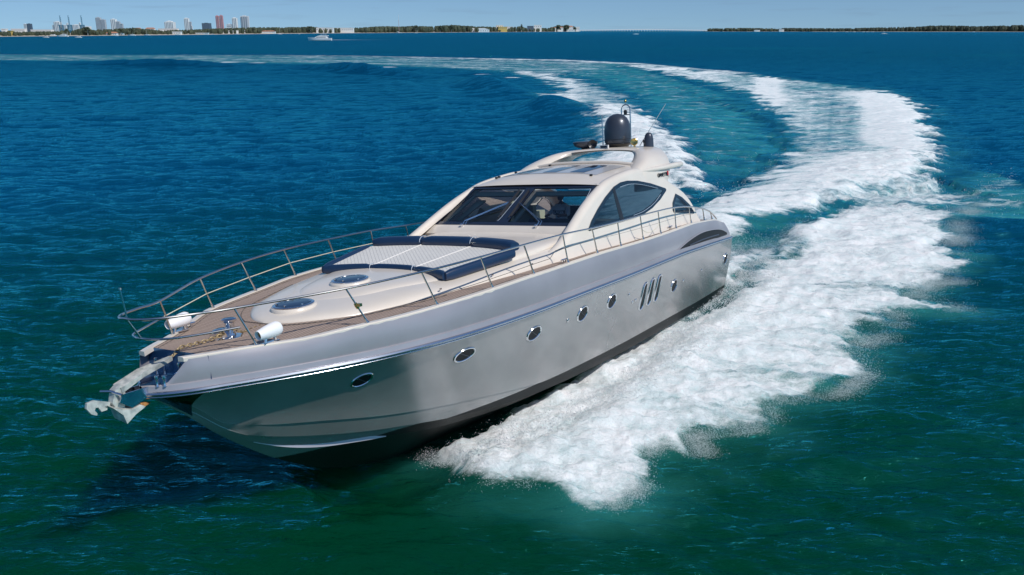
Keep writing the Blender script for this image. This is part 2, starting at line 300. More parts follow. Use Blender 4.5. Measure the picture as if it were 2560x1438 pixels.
def fields(X, Y, sp):
    """foam density, aeration and wake height at world points"""
    R_ = np.hypot(X, Y)
    wx = (fbm(X*.9, Y*.9, 4, 3)-.5); wy = (fbm(X*.9+40, Y*.9+9, 4, 5)-.5)
    wX = (fbm(X*.22, Y*.5, 3, 21)-.5)
    D = np.zeros_like(X); A = np.zeros_like(X); Hh = np.zeros_like(X)
    near = R_ < 420
    x = X[near]; y = Y[near]; sc = np.clip(y/30, .45, 6)
    qx = x+wx[near]*1.3*sc+wX[near]*1.6*sc; qy = y+wy[near]*.8*sc
    qx = qx+(fbm(x*3.1, y*3.1, 3, 13)-.5)*.55*np.minimum(sc, 2.5); qy = qy+(fbm(x*3.1+7, y*3.3, 3, 15)-.5)*.45*np.minimum(sc, 2.5)
    st = fbm(x*.30/np.maximum(1, sc*.45), y*1.15/np.maximum(1, sc*.5), 5, 31)
    st2 = fbm(x*.9, y*2.4, 4, 37)
    # --- bow wave and its spread
    d = sdist(qx, qy, P_near); db, ub = ldist(x, y, L_bow)
    sg_ = (x+1.6)*.772-(y-16.4)*.637; cs_ = np.exp(-(db/5.5)**2); bl = sst(1.3, -.1, sg_)
    inten = sst(-.42, .85, d/np.minimum(sc, 2.0))
    core = np.exp(-(db/(1.9+3.4*ub))**2)
    dn = inten*np.clip(.70+.40*core+.04*sst(.5, 1, ub)+.55*(st-.5)+.25*(st2-.5), 0, 1.4)
    A_ = sst(-1.6, .8, d)*.55
    hn = (.50*(core*(1-bl)+np.maximum(cs_, core)*bl)*(1-.45*ub)*sst(-.02, .10, ub+.05))*inten
    hn = hn+inten*(.26*(fbm(x*1.1, y*1.3, 5, 41)-.4)+.17*(fbm(x*3.0, y*3.6, 4, 43)-.45)+.10*(np.abs(fbm(x*4.5, y*5, 2, 47)-.5)*2-.3)+.25*(np.abs(fbm(x*.55, y*.6, 3, 45)-.5)*2)*.6)
    dc, uc = ldist(qx, qy, L_chan); ch = np.exp(-(dc/(.40+.45*uc))**2)*sst(1.05, .75, uc); dn = dn*(1-.9*ch); hn = hn-.25*ch
    dd = sdist(qx, qy, P_dark1); dn = dn*(1-.85*sst(-.2, 1.1, dd)); hn = hn-.15*sst(-.9, .8, dd)
    ds, us = ldist(qx, qy, L_spr); sp_ = np.exp(-(ds/(.45+.2*us))**2)*(1-us*.55); dn = np.maximum(dn, sp_*.95); hn = hn+.50*sp_
    # --- stern wash
    d2 = sdist(qx, qy, P_stern); i2 = sst(-.35, 1.1, d2/np.minimum(sc, 3.2)); far2 = sst(60, 200, y)
    dcr, ucr = ldist(x, y, L_st1); cr = np.exp(-(dcr/(2.2+6*ucr))**2)
    edge2 = np.exp(-(np.maximum(d2, 0)/(3.5+.045*y))**2)*(d2 > -2)
    gap = np.exp(-((d2-(.13*y))/(.035*y+.5))**2)*sst(55, 80, y)
    d_ = i2*np.clip(.66+.42*cr+.30*edge2*sst(50, 90, y)-.16*gap-.06*far2+1.05*(st-.5)+.35*(st2-.5), 0, 1.3)*(1-.9*sst(-.2, 1.1, dd))
    dn = np.maximum(dn, d_); A_ = np.maximum(A_, sst(-3, 4, d2)*1.0)
    hn = hn+i2*(.75*cr*(1-.5*ucr)+.22*(fbm(x*.6, y*.9, 5, 51)-.4)+.08*(fbm(x*2.2, y*3., 3, 53)-.5))-.30*np.exp(-(np.minimum(d2, 0)/6)**2)*(d2 < 0)*(x < 26)*(x > 8)*(y > 45)*(y < 140)
    # --- inner arm on the far side
    d3 = sdist(qx, qy, P_left); i3 = sst(-.5, 1.2, d3/np.minimum(sc, 3)); di, ui = ldist(x, y, L_in); ci = np.exp(-(di/(1.7+2.4*ui))**2)
    d_ = i3*np.clip(.64+.45*ci+.90*(st-.5)+.30*(st2-.5), 0, 1.2); dn = np.maximum(dn, d_); A_ = np.maximum(A_, sst(-2, 3, d3)*.6)
    dj, uj = ldist(qx, qy, [(10.6, 47), (10.9, 52.5), (11.5, 62), (11.4, 76), (10.2, 92)]); cj = np.exp(-(dj/(.9+1.5*uj))**2); dn = np.maximum(dn, cj*np.clip(.95+.6*(st2-.5), 0, 1)); hn = hn+.5*cj
    hn = hn+i3*(.18*(fbm(x*.8, y*1.0, 4, 61)-.4))+.55*ci*sst(130, 80, y)
    # --- calm trough: faint foam threads
    trough = sst(0, 4, -d2)*sst(0, 3, -d3)*(x > 9)*(x < 30)*(y > 40)*(y < 240)
    dn = np.maximum(dn, trough*np.clip(.31+1.1*(st2-.5)+.6*(st-.5), 0, .55)); A_ = np.maximum(A_, trough*.85)
    dg = sdist(qx, qy, [(26.5, 131.9), (28.5, 119.6), (26.5, 95), (23, 78), (19.6, 62), (15.2, 52.5), (14.5, 55), (17.2, 64), (20.9, 83.0), (24.2, 108)]); gg = sst(-1.5, 2, dg)
    A_ = np.maximum(A_, gg*1.0); dn = np.maximum(dn, gg*np.clip(.32+.9*(st2-.5), 0, .5))
    # --- far band of the wake
    d4 = sdist(x+wx[near]*6, y+wy[near]*5, P_far); lf, uf = ldist(x, y, L_far); i4 = sst(-3, 9, d4)
    ee = np.exp(-(lf/(3.5))**2)*(1-.65*sst(.3, .8, uf))
    d_ = i4*np.clip(.54+.6*(st-.45)+.35*(st2-.5)-.16*uf, 0, .7)+ee*(.75+.5*(st2-.5)); dn = np.maximum(dn, d_); A_ = np.maximum(A_, i4*.75)
    hn = hn+.28*ee
    # --- long smooth swell left by the turn
    dw, uw = ldist(x, y, L_sw); wv = np.exp(-(dw/(3.4))**2)*(.65+.5*np.sin(uw*34))*sst(0, .06, uw)*sst(1, .85, uw); hn = hn+1.35*wv*(.6+.8*fbm(x*.12, y*.12, 3, 67))+.25*np.exp(-((dw-11)/3.5)**2)*sst(0, .1, uw)
    for (cx, cy) in caps: dn = np.maximum(dn, 1.05*np.exp(-(((x-cx)/(.012*cy))**2+((y-cy)/(.006*cy))**2)**2))
    D[near] = dn; A[near] = A_; Hh[near] = hn
    # --- wake of the far yacht and thin lines of foam behind it
    fy = np.exp(-((Y-(848+.01*(X+150)))/14.)**2)*sst(-181, -168, X)*(.95*np.exp(-np.maximum(X+165, 0)/60)+.33*np.exp(-np.maximum(X+165, 0)/420)*(fbm(X*.02, Y*.02, 2, 71) > .35))
    D = np.maximum(D, fy)
    return D, A, Hh
# ---- wind sea spectrum
waves = []
for k in range(90):
    lam = .36*(11/.36)**(rng.random()**1.25); a = math.radians(rng.normal(-97, 26)); amp = .0072*lam**.85*(1.15 if lam < 2.2 else .5)
    waves.append((2*math.pi/lam*math.cos(a), 2*math.pi/lam*math.sin(a), amp, rng.random()*6.283, lam))
def sea(X, Y, sp, mod):
    Z = np.zeros_like(X)
    for kx, ky, amp, ph, lam in waves:
        wgt = sst(1.8, 4.5, lam/sp); q = kx*X+ky*Y+ph; s = np.sin(q); Z += amp*wgt*(s+.35*np.cos(2*q)*.5)*mod
    return Z
# ---- fan-shaped grid of the open water in front, growing coarser with distance
rows = [8.5]
while rows[-1] < 90000: rows.append(rows[-1]*(1.0052 if rows[-1] < 60 else (1.008 if rows[-1] < 420 else 1.05)))
rows = np.array(rows); cols = np.concatenate([[-6, -3, -1.6, -1.1, -.85], np.arange(-.72, .7201, .0040), [.85, 1.1, 1.6, 3, 6]])
YY, SS = np.meshgrid(rows, cols, indexing='ij'); XX = YY*SS; nr, nc = XX.shape
dens, aer, hh = fields(XX, YY, None)
sp = np.maximum(YY*.0052, .04); mod = (1-.55*np.clip(dens, 0, 1))*(.45+1.1*fbm(XX*.035, YY*.02, 4, 81))
ZZ = sea(XX, YY, sp, mod)+hh
# the hull pushes the water down where it floats
din = sdist(XX, YY, hullL); ZZ = np.where(din > -.6, ZZ-.35*sst(-.6, .5, din), ZZ)
V = np.stack([XX.ravel(), YY.ravel(), ZZ.ravel()], 1)
idx = np.arange(nr*nc).reshape(nr, nc); F = np.stack([idx[:-1, :-1], idx[:-1, 1:], idx[1:, 1:], idx[1:, :-1]], -1).reshape(-1, 4)
# the rest of the sea, all round and beneath
o_ = len(V); V = np.vstack([V, [(-90000, -90000, -.7), (90000, -90000, -.7), (90000, 90000, -.7), (-90000, 90000, -.7)]]); F = np.vstack([F, [[o_, o_+1, o_+2, o_+3]]])
me = bpy.data.meshes.new('water'); me.vertices.add(len(V)); me.vertices.foreach_set('co', V.ravel())
me.loops.add(F.size); me.loops.foreach_set('vertex_index', F.ravel().astype(np.int32)); me.polygons.add(len(F))
me.polygons.foreach_set('loop_start', np.arange(0, F.size, 4, dtype=np.int32)); me.polygons.foreach_set('loop_total', np.full(len(F), 4, dtype=np.int32))
me.update(); me.shade_smooth()
for nm_, arr in (('foam', dens), ('aerated', aer)):
    at = me.attributes.new(nm_, 'FLOAT', 'POINT'); at.data.foreach_set('value', np.concatenate([arr.ravel(), np.zeros(4)]).astype(np.float32))
water = bpy.data.objects.new('water', me); COL.objects.link(water); tag(water, 'blue green sea water streaked with white wake foam', None, None, 'structure')
# ---- water material
m = bpy.data.materials.new('sea_water'); m.use_nodes = True; N, L, b = nodes(m)
def nd(t, **kw):
    n = N.new(t)
    for k, v in kw.items(): setattr(n, k, v)
    return n
def math_(op, a, c=None, clamp=False):
    n = nd('ShaderNodeMath', operation=op, use_clamp=clamp)
    for i, q in enumerate((a, c)):
        if q is None: continue
        if isinstance(q, (int, float)): n.inputs[i].default_value = q
        else: L.new(q, n.inputs[i])
    return n.outputs[0]
def noise(scale, detail=4, sx_=1, sy_=1, rough=.5, dist=0, rz=0):
    mp = nd('ShaderNodeMapping'); mp.inputs['Scale'].default_value = (sx_, sy_, 1); mp.inputs['Rotation'].default_value = (0, 0, R(rz)); L.new(geo.outputs['Position'], mp.inputs[0])
    n = nd('ShaderNodeTexNoise'); n.inputs['Scale'].default_value = scale; n.inputs['Detail'].default_value = detail; n.inputs['Roughness'].default_value = rough; n.inputs['Distortion'].default_value = dist
    L.new(mp.outputs[0], n.inputs['Vector']); return n.outputs['Fac']
def mrange(v, a, c, d=0, e=1, smooth=True):
    n = nd('ShaderNodeMapRange', interpolation_type='SMOOTHSTEP' if smooth else 'LINEAR'); L.new(v, n.inputs[0])
    for i, q in enumerate((a, c, d, e)): n.inputs[i+1].default_value = q
    return n.outputs[0]
geo = nd('ShaderNodeNewGeometry'); sepp = nd('ShaderNodeSeparateXYZ'); L.new(geo.outputs['Position'], sepp.inputs[0])
fa = nd('ShaderNodeAttribute', attribute_name='foam').outputs['Fac']; aa = nd('ShaderNodeAttribute', attribute_name='aerated').outputs['Fac']
# foam coverage: density against layered noise, finer near, coarser far
nf = math_('ADD', math_('ADD', math_('MULTIPLY', noise(2.6, 7, .55, 1.5, .66, .6), .45), math_('MULTIPLY', noise(.55, 6, .5, 1.3, .6, .4), .38)), math_('MULTIPLY', noise(17, 4, .8, 1.2, .7), .17))
cov = math_('SUBTRACT', math_('ADD', fa, math_('MULTIPLY', math_('SUBTRACT', nf, .5), 2.2)), .5)
cover = mrange(cov, -.14, .50)
# water body colour: green close by, sky reflection put in as blue far out
dist_ = nd('ShaderNodeVectorMath', operation='LENGTH'); L.new(geo.outputs['Position'], dist_.inputs[0]); dd_ = dist_.outputs['Value']
patch = noise(.012, 4, 1, 2.5, .55)
g1 = mrange(math_('ADD', dd_, math_('MULTIPLY', math_('SUBTRACT', patch, .5), 30)), 14, 60)
body = nd('ShaderNodeMix', data_type='RGBA'); body.inputs[6].default_value = (.0003, .036, .015, 1); body.inputs[7].default_value = (.0003, .048, .112, 1); L.new(g1, body.inputs[0])
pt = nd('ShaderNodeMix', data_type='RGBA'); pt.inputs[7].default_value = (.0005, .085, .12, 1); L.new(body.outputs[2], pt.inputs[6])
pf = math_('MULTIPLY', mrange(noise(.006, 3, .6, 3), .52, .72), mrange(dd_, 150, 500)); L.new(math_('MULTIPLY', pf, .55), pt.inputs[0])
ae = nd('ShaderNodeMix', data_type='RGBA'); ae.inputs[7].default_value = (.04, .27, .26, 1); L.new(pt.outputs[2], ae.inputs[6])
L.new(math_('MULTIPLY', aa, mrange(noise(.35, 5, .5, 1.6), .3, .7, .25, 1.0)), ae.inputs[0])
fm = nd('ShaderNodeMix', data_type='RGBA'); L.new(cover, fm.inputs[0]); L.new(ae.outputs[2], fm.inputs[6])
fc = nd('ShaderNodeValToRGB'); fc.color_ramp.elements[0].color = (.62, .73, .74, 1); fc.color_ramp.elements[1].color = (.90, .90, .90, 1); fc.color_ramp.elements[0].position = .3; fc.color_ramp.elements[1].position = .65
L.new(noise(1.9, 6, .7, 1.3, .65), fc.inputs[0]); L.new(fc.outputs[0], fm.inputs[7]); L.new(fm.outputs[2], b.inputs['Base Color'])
L.new(math_('MAXIMUM', mrange(cover, 0, 1, .05, .85, False), mrange(dd_, 30, 700, .05, .30)), b.inputs['Roughness']); b.inputs['IOR'].default_value = 1.333; b.inputs['Specular IOR Level'].default_value = 0
b.subsurface_method = 'BURLEY'; b.inputs['Subsurface Radius'].default_value = (1.2, 1.6, 1.4); b.inputs['Subsurface Scale'].default_value = 1.0; L.new(math_('MULTIPLY', math_('SUBTRACT', 1.0, math_('MULTIPLY', cover, .85)), mrange(dd_, 60, 30)), b.inputs['Subsurface Weight'])
# ripples (water) and froth (foam) as bumps
rip = math_('ADD', math_('ADD', math_('MULTIPLY', noise(4.2, 5, .5, 1.4, .62, .2, 9), .55), math_('MULTIPLY', noise(1.3, 4, .45, 1.5, .6, .2, -7), 1.15)), math_('MULTIPLY', noise(.30, 4, .4, 1.6, .6, .1, 5), 2.1))
farw = mrange(dd_, 25, 400, 1, 4.0)
rip = math_('ADD', rip, math_('MULTIPLY', math_('MULTIPLY', noise(.05, 5, .35, 1.8, .65), 9.0), mrange(dd_, 60, 400)))
bw = nd('ShaderNodeBump'); bw.inputs['Strength'].default_value = 1.0; L.new(rip, bw.inputs['Height']); L.new(math_('MULTIPLY', farw, .135), bw.inputs['Distance'])
bf = nd('ShaderNodeBump'); bf.inputs['Strength'].default_value = 1.0; bf.inputs['Distance'].default_value = .10
fr_ = math_('ADD', noise(4.5, 8, .8, 1.2, .7), math_('MULTIPLY', noise(1.3, 5, .7, 1.3, .6), 1.5)); L.new(fr_, bf.inputs['Height'])
nm = nd('ShaderNodeMix', data_type='VECTOR'); L.new(cover, nm.inputs[0]); L.new(bw.outputs[0], nm.inputs[4]); L.new(bf.outputs[0], nm.inputs[5]); L.new(nm.outputs[1], b.inputs['Normal'])
gl = nd('ShaderNodeBsdfGlossy'); gl.inputs[0].default_value = (.10, .84, 1.0, 1); L.new(nm.outputs[1], gl.inputs['Normal']); L.new(mrange(dd_, 30, 900, .05, .26), gl.inputs['Roughness'])
fq = nd('ShaderNodeFresnel'); fq.inputs[0].default_value = 1.333; L.new(nm.outputs[1], fq.inputs['Normal'])
msh = nd('ShaderNodeMixShader'); L.new(math_('MULTIPLY', fq.outputs[0], math_('SUBTRACT', 1.0, math_('MULTIPLY', cover, .9))), msh.inputs[0]); L.new(b.outputs[0], msh.inputs[1]); L.new(gl.outputs[0], msh.inputs[2])
L.new(msh.outputs[0], N['Material Output'].inputs[0])
me.materials.append(m); M['sea'] = m
# ---- spray: droplets thrown up along the bow wave and the stern wash
def droplets(name, X, Y, Z, S, label):
    n = len(X); T = np.array([(1, 1, 1), (1, -1, -1), (-1, 1, -1), (-1, -1, 1)], float)
    ang = rng.random((n, 3))*6.283; ca, sa = np.cos(ang[:, 0]), np.sin(ang[:, 0]); cb, sb = np.cos(ang[:, 1]), np.sin(ang[:, 1])
    V = np.empty((n, 4, 3))
    for i in range(4):
        x, y, z = T[i]; x2 = ca*x-sa*y; y2 = sa*x+ca*y; y3 = cb*y2-sb*z; z3 = sb*y2+cb*z
        V[:, i, 0] = X+x2*S; V[:, i, 1] = Y+y3*S; V[:, i, 2] = Z+z3*S
    Fq = (np.arange(n)[:, None, None]*4+np.array([(0, 1, 2), (0, 3, 1), (0, 2, 3), (1, 3, 2)])[None]).reshape(-1, 3)
    me = bpy.data.meshes.new(name); me.vertices.add(n*4); me.vertices.foreach_set('co', V.ravel()); me.loops.add(Fq.size); me.loops.foreach_set('vertex_index', Fq.ravel().astype(np.int32))
    me.polygons.add(len(Fq)); me.polygons.foreach_set('loop_start', np.arange(0, Fq.size, 3, dtype=np.int32)); me.polygons.foreach_set('loop_total', np.full(len(Fq), 3, dtype=np.int32)); me.update()
    me.materials.append(M['spray']); o = bpy.data.objects.new(name, me); COL.objects.link(o); return tag(o, label, 'spray', None, 'stuff')
ms = bpy.data.materials.new('spray_droplets'); ms.use_nodes = True; N2 = ms.node_tree.nodes; L2 = ms.node_tree.links; N2.clear()
o2 = N2.new('ShaderNodeOutputMaterial'); d2 = N2.new('ShaderNodeBsdfDiffuse'); d2.inputs[0].default_value = (.95, .96, .96, 1); t2 = N2.new('ShaderNodeBsdfTranslucent'); t2.inputs[0].default_value = (.95, .96, .96, 1)
m2 = N2.new('ShaderNodeMixShader'); m2.inputs[0].default_value = .45; L2.new(d2.outputs[0], m2.inputs[1]); L2.new(t2.outputs[0], m2.inputs[2]); L2.new(m2.outputs[0], o2.inputs[0]); M['spray'] = ms
def scatter(n, x0, x1, y0, y1, lift, size, thr, pw=1.0, clump=1.2, dmin=.12):
    X = x0+(x1-x0)*rng.random(n); Y = y0+(y1-y0)*rng.random(n)
    d, a, h = fields(X, Y, None); c = fbm(X*clump, Y*clump*1.3, 4, 91)
    k = (rng.random(n) < np.clip(d, 0, 1)**pw*sst(thr, thr+.25, c)*(1-.8*sst(.55, .95, d))) & (d > dmin) & (sdist(X, Y, hullL) < .1)
    X, Y, h, c, d = X[k], Y[k], h[k], c[k], d[k]
    Z = h+.02+lift*rng.random(len(X))**2.2*(.3+1.6*sst(thr, .8, c)); S = size*(.35+rng.random(len(X))**5*1.3)
    return X, Y, Z, S
def edge_scatter(n, poly, spread, lift, size, fine=1):
    P = np.array(poly, float); L_ = np.r_[0, np.cumsum(np.linalg.norm(np.diff(P, axis=0), axis=1))]; s = rng.random(n)*L_[-1]
    s = s+.0; x = np.interp(s, L_, P[:, 0]); y = np.interp(s, L_, P[:, 1]); g = fbm(x*1.7, y*1.7, 3, 97); k = rng.random(n) < sst(.42, .66, g)**1.5; x, y = x[k], y[k]
    o = rng.normal(0, 1, (len(x), 2))*spread*np.clip(y/25, .5, 2)[:, None]; x = x+o[:, 0]*1.3; y = y+o[:, 1]*.6
    return x, y, .03+lift*rng.random(len(x))**2*np.exp(-np.abs(o[:, 0])), size*(.35+rng.random(len(x))**5*1.3)
A1 = scatter(1700000, -3, 16, 13, 36, .42, .0045, .28)
A2 = edge_scatter(420000, P_near[1:46], .20, .26, .0037)
A3 = scatter(160000, 6, 30, 30, 62, .5, .010, .42, dmin=.38)
# a veil of fine spray peeling off the hull side
n = 45000; u = rng.random(n); P = np.array([(-2.2, 16.2), (-.6, 17.2), (1.8, 19.2), (4.2, 22.6), (6.9, 27.2), (8.6, 30.0)]); q = u*5; ii = np.minimum(q.astype(int), 4); fr = (q-ii)[:, None]
B0 = P[ii]*(1-fr)+P[ii+1]*fr; v = rng.random(n)**1.4; g = fbm(B0[:, 0]*2.2+v*1.5, B0[:, 1]*2.2, 3, 99)
X = B0[:, 0]+v*1.2+rng.normal(0, .07, n); Y = B0[:, 1]-v*.9+rng.normal(0, .07, n); Z = .45+.55*np.sin(np.clip(v*1.5, 0, 1.57)*1.6)*(.35+g)-.35*v+rng.normal(0, .05, n); k = (g > .38) & (sdist(X, Y, hullL) < 0.05)
A4 = (X[k], Y[k], Z[k], .0065*(.45+rng.random(k.sum())**3*1.3))
cat = lambda *a: [np.concatenate([q[i] for q in a]) for i in range(4)]
droplets('bow_spray', *cat(A1, A2, A4), 'white spray thrown up by the bow wave along the port side')
droplets('stern_spray', *A3, 'white spray over the wash behind the stern')

# ================================================================== YACHT (boat frame: X forward, Y port, Z up)
yacht = empty('motor_yacht', 'large silver and cream sports motor yacht leaning into a turn, white spray along its side', 'motor yacht')
yacht.matrix_world = Matrix(((-0.537096, 0.841525, -0.058007, 5.5352), (-0.841376, -0.529559, 0.107953, 29.5966),
                             (0.060127, 0.106787, 0.992462, -0.2169), (0, 0, 0, 1)))
keel = pchip([(20.8, 2.12), (20.4, 1.80), (20, 1.46), (19.63, 1.11), (18.99, .6), (18.36, .16), (17.5, -.32), (16.6, -.67), (15, -1.0), (12, -1.15), (6, -1.0), (0, -.85)])
ycf = pchip([(20.85, .01), (20, .08), (19.5, .2), (19.1, .38), (18, .85), (17, 1.18), (16.45, 1.36), (15, 1.75), (13, 2.08), (11, 2.25), (8, 2.35), (4, 2.35), (0, 2.25)])
zcf = pchip([(20.8, 2.13), (20, 1.58), (19.5, 1.15), (19.1, .92), (18, .62), (17, .42), (16.45, .34), (15, .15), (13, -.02), (11, -.08), (8, -.1), (0, -.1)])
ylf = pchip([(20.85, .02), (20.4, .1), (20, .24), (19.51, .5), (18, 1.2), (16.68, 1.62), (14.64, 2.1), (11.77, 2.4), (9, 2.46), (4, 2.44), (0, 2.36)])
zlf = pchip([(20.8, 2.135), (20.4, 1.93), (20, 1.66), (19.51, 1.25), (18, .93), (16.68, .68), (14.64, .44), (11.77, .14), (9, .05), (0, .05)])
yrf = pchip([(20.85, .03), (20.7, .30), (20.4, .62), (20, .9), (19.4, 1.3), (18.6, 1.78), (17.8, 2.18), (17, 2.47), (16.2, 2.68), (15, 2.85), (13, 2.98), (10, 3.0), (6, 2.94), (3, 2.84), (0, 2.66)])
zrf = pchip([(20.85, 2.15), (19, 2.16), (16, 2.18), (13, 2.18), (8.7, 2.15), (6, 2.13), (3.9, 2.06), (.6, 1.91), (0, 1.88)])
ykf = pchip([(20.6, .42), (20.37, .60), (19.4, 1.17), (18.6, 1.7), (17.8, 2.12), (17, 2.38), (16.2, 2.57), (15, 2.8), (13, 2.9), (10, 2.9), (6, 2.82), (3, 2.7), (0, 2.45)])
zkf = pchip([(20.6, 2.66), (19.6, 2.66), (19, 2.66), (18, 2.73), (17, 2.76), (16, 2.80), (15, 2.85), (13.7, 2.88), (11, 2.88), (8, 2.82), (6, 2.80), (4.5, 2.80), (3.2, 2.73), (2, 2.64), (1, 2.52), (.5, 2.42), (0, 2.35)])
def shiftx(x, z): return x+float(sst(2.6, .3, np.array(x)))*(max(0, z-1.3))*.42
def section(x):
    k, yc, zc, yl, zl, yr, zr = (float(f(x)) for f in (keel, ycf, zcf, ylf, zlf, yrf, zrf))
    zc = max(zc, k+.002); zl = max(zl, zc+.002)
    a = float(sst(19.3, 17.2, np.array(x))); wc = .05*float(sst(19.4, 18.6, np.array(x)))+.12*a; ws = .09*float(sst(19.15, 18.2, np.array(x)))
    wc = min(wc, yc*.6); pts = [(0, k)]
    ci = (yc-wc, zc-.015)
    s1 = .80-.25*float(sst(16.6, 19.0, np.array(x))); A = (ci[0]*s1, k+(ci[1]-k)*s1**1.1)
    pts += [(ci[0]*.26, k+(ci[1]-k)*.26**1.1), A, (A[0]+ws, A[1]+.004*ws)]
    pts += [((A[0]+ws+ci[0])/2, (A[1]+ci[1])/2+.02*a), ci, (yc, zc)]
    wl = .03*float(sst(19.5, 18.5, np.array(x)))*float(sst(11, 13, np.array(x)))
    q_ = (zl-zc)/(zr-zc+1e-6); yl = max(yc+.001, yc+(yr-yc)*q_*.93+.0)
    pts += [(yc+(yl-wl-yc)*.5, zc+(zl-zc)*.5), (yl-wl, zl), (yl, zl+.003)]
    p = 1+.28*float(sst(12, 18, np.array(x)))
    for s in (.12, .25, .4, .55, .7, .82, .92, 1): pts.append((yl+(yr-yl)*s**p, zl+(zr-zl)*s))
    return pts
def hull_y(x, z):
    s = section(x)[8:]; zs = [q[1] for q in s]; ys = [q[0] for q in s]; return float(np.interp(z, zs, ys))
HX = np.concatenate([np.linspace(20.84, 20.0, 12), np.linspace(19.9, 15, 36), np.linspace(14.7, 2.6, 30), np.linspace(2.4, .32, 10)])
mb = MB(); rings = []
for x in HX:
    s = section(x); L_ = [(shiftx(x, z), y, z) for y, z in s]; Rr = [(a, -b, c) for a, b, c in L_[1:]]
    rings.append(Rr[::-1]+L_)
mb.loft(rings)
n_ = len(rings[0]); last = (len(rings)-1)*n_
mb.f.append(tuple(last+j for j in range(n_)))
hull = mb.build('hull', M['hull'], yacht, 24)
hull['label'] = 'silver metallic hull with black bottom'
for sg in (1, -1):
    mb = MB(); rings = []
    for x in np.linspace(19.0, 16.5, 22):
        s = section(x); a_, b2 = s[2], s[3]; t = float(sst(19.0, 18.0, np.array(x)))*float(sst(16.4, 16.9, np.array(x))); y0 = b2[0]; z0 = b2[1]
        rings.append([(x, sg*(y0-.03), z0+.07*t+.005), (x, sg*(y0+.025*t+.002), z0+.06*t+.004), (x, sg*(y0+.045*t+.002), z0-.008), (x, sg*(y0-.06), z0-.02)])
    mb.loft(rings, closed=True, cap=True); mb.build('spray_rail', M['panel'], hull, 20)
# port and starboard bulwark panels above the rubbing strake
for sg in (1, -1):
    mb = MB(); rings = []
    for x in np.concatenate([np.linspace(20.84, 20.0, 15), np.linspace(19.8, .32, 70)]):
        yr, zr, yk, zk = (float(f(x)) for f in (yrf, zrf, ykf, zkf))
        g = float(np.clip((x-20.37)/.25, 0, 1)); led = .12*float(sst(.2, 3, np.array(x)))
        zt = zk*(1-g)+(zr+led+.004)*g; yt = yk*(1-g)+max(yr-.07, .005)*g
        yi = max(yr-.055, .004); P0 = [(yr, zr), (max(yr-.012, .004), zr+led*.5), (max(yr-.02, .004), zr+led*.93), (yi, zr+led)]
        for s in (.05, .3, .6, .85, 1): P0.append((yi+(yt-yi)*s+.035*math.sin(math.pi*s)*(1-g), zr+led+(zt-zr-led)*s))
        rings.append([(shiftx(x, z), sg*y, z) for y, z in P0])
    mb.loft(rings, flip=sg > 0); mb.build('bulwark_panel', M['panel'], yacht, 22)
    # chrome rubbing strake: three half rounds
    P = [(shiftx(x, 2.1), sg*(float(yrf(x))+.018), float(zrf(x))-.012) for x in np.concatenate([np.linspace(20.845, 20, 14), np.linspace(19.8, .34, 60)])]
    o = MB().tube(P, .038, 8).tube([(a, b-sg*.012, c-.055) for a, b, c in P], .014, 6).build('rubbing_strake', M['rub'], yacht)
    # cream toe rail
    mb = MB(); rings = []
    for x in np.concatenate([np.linspace(20.42, 19.6, 9), np.linspace(19.4, .8, 66)]):
        yk, zk = float(ykf(x)), float(zkf(x)); X_ = shiftx(x, zk); wd = .13 if x > 15 else .10+.03*max(0, (x-13)/2)
        rings.append([(X_, sg*(yk+.004), zk-.05), (X_, sg*(yk+.006), zk+.004), (X_, sg*(yk-.02), zk+.02), (X_, sg*(yk-wd), zk+.02), (X_, sg*(yk-wd-.01), zk-.06)])
    mb.loft(rings, cap=True); mb.build('toe_rail', M['cream'], yacht, 30)
# teak deck
mb = MB(); rings = []
for x in np.linspace(20.12, 1.2, 70):
    yk, zk = float(ykf(x))-.09, float(zkf(x))-.012; rings.append([(x, yk*s, zk) for s in np.linspace(-1, 1, 9)])
mb.loft(rings); mb.build('teak_deck', M['teak'], yacht)
mb = MB()
for o_ in (.0, ):
    for sg in (1, -1):
        mb.tube([(x, sg*(float(ykf(x))-.24), float(zkf(x))-.010) for x in np.linspace(20.1, 2, 60)], .007, 4)
        mb.tube([(x, sg*(float(ykf(x))-.145), float(zkf(x))-.010) for x in np.linspace(20.1, 2, 60)], .007, 4)
cw = pchip([(18.29, .02), (18.22, .33), (18.07, .62), (17.8, .95), (17.4, 1.3), (16.5, 1.68), (15.6, 1.97), (14.3, 2.27), (13.5, 2.38), (12, 2.43), (10, 2.45), (3, 2.45)])
mb.tube([(x+.12, y, float(zkf(x))-.01) for x, y in [(float(x), float(cw(x))+.1) for x in np.linspace(15.5, 18.2, 16)]]+[(x+.12, -y, float(zkf(x))-.01) for x, y in [(float(x), float(cw(x))+.1) for x in np.linspace(18.2, 15.5, 16)]], .007, 4)
mb.build('deck_seam', M['seam'], yacht)
# bow well: polished plate, well bulkhead, both coloured with the sky they mirror
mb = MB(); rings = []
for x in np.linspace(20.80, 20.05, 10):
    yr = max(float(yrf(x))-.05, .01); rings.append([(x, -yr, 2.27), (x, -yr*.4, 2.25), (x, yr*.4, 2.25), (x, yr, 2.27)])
mb.loft(rings); mb.build('bow_plate', M['skytint_plate'], yacht)
mb = MB().add([(20.12, -.8, 2.2), (20.12, .8, 2.2), (20.12, .78, 2.655), (20.12, -.78, 2.655)], [(0, 1, 2, 3)]); mb.build('bow_well_bulkhead', M['skytint_plate'], yacht)
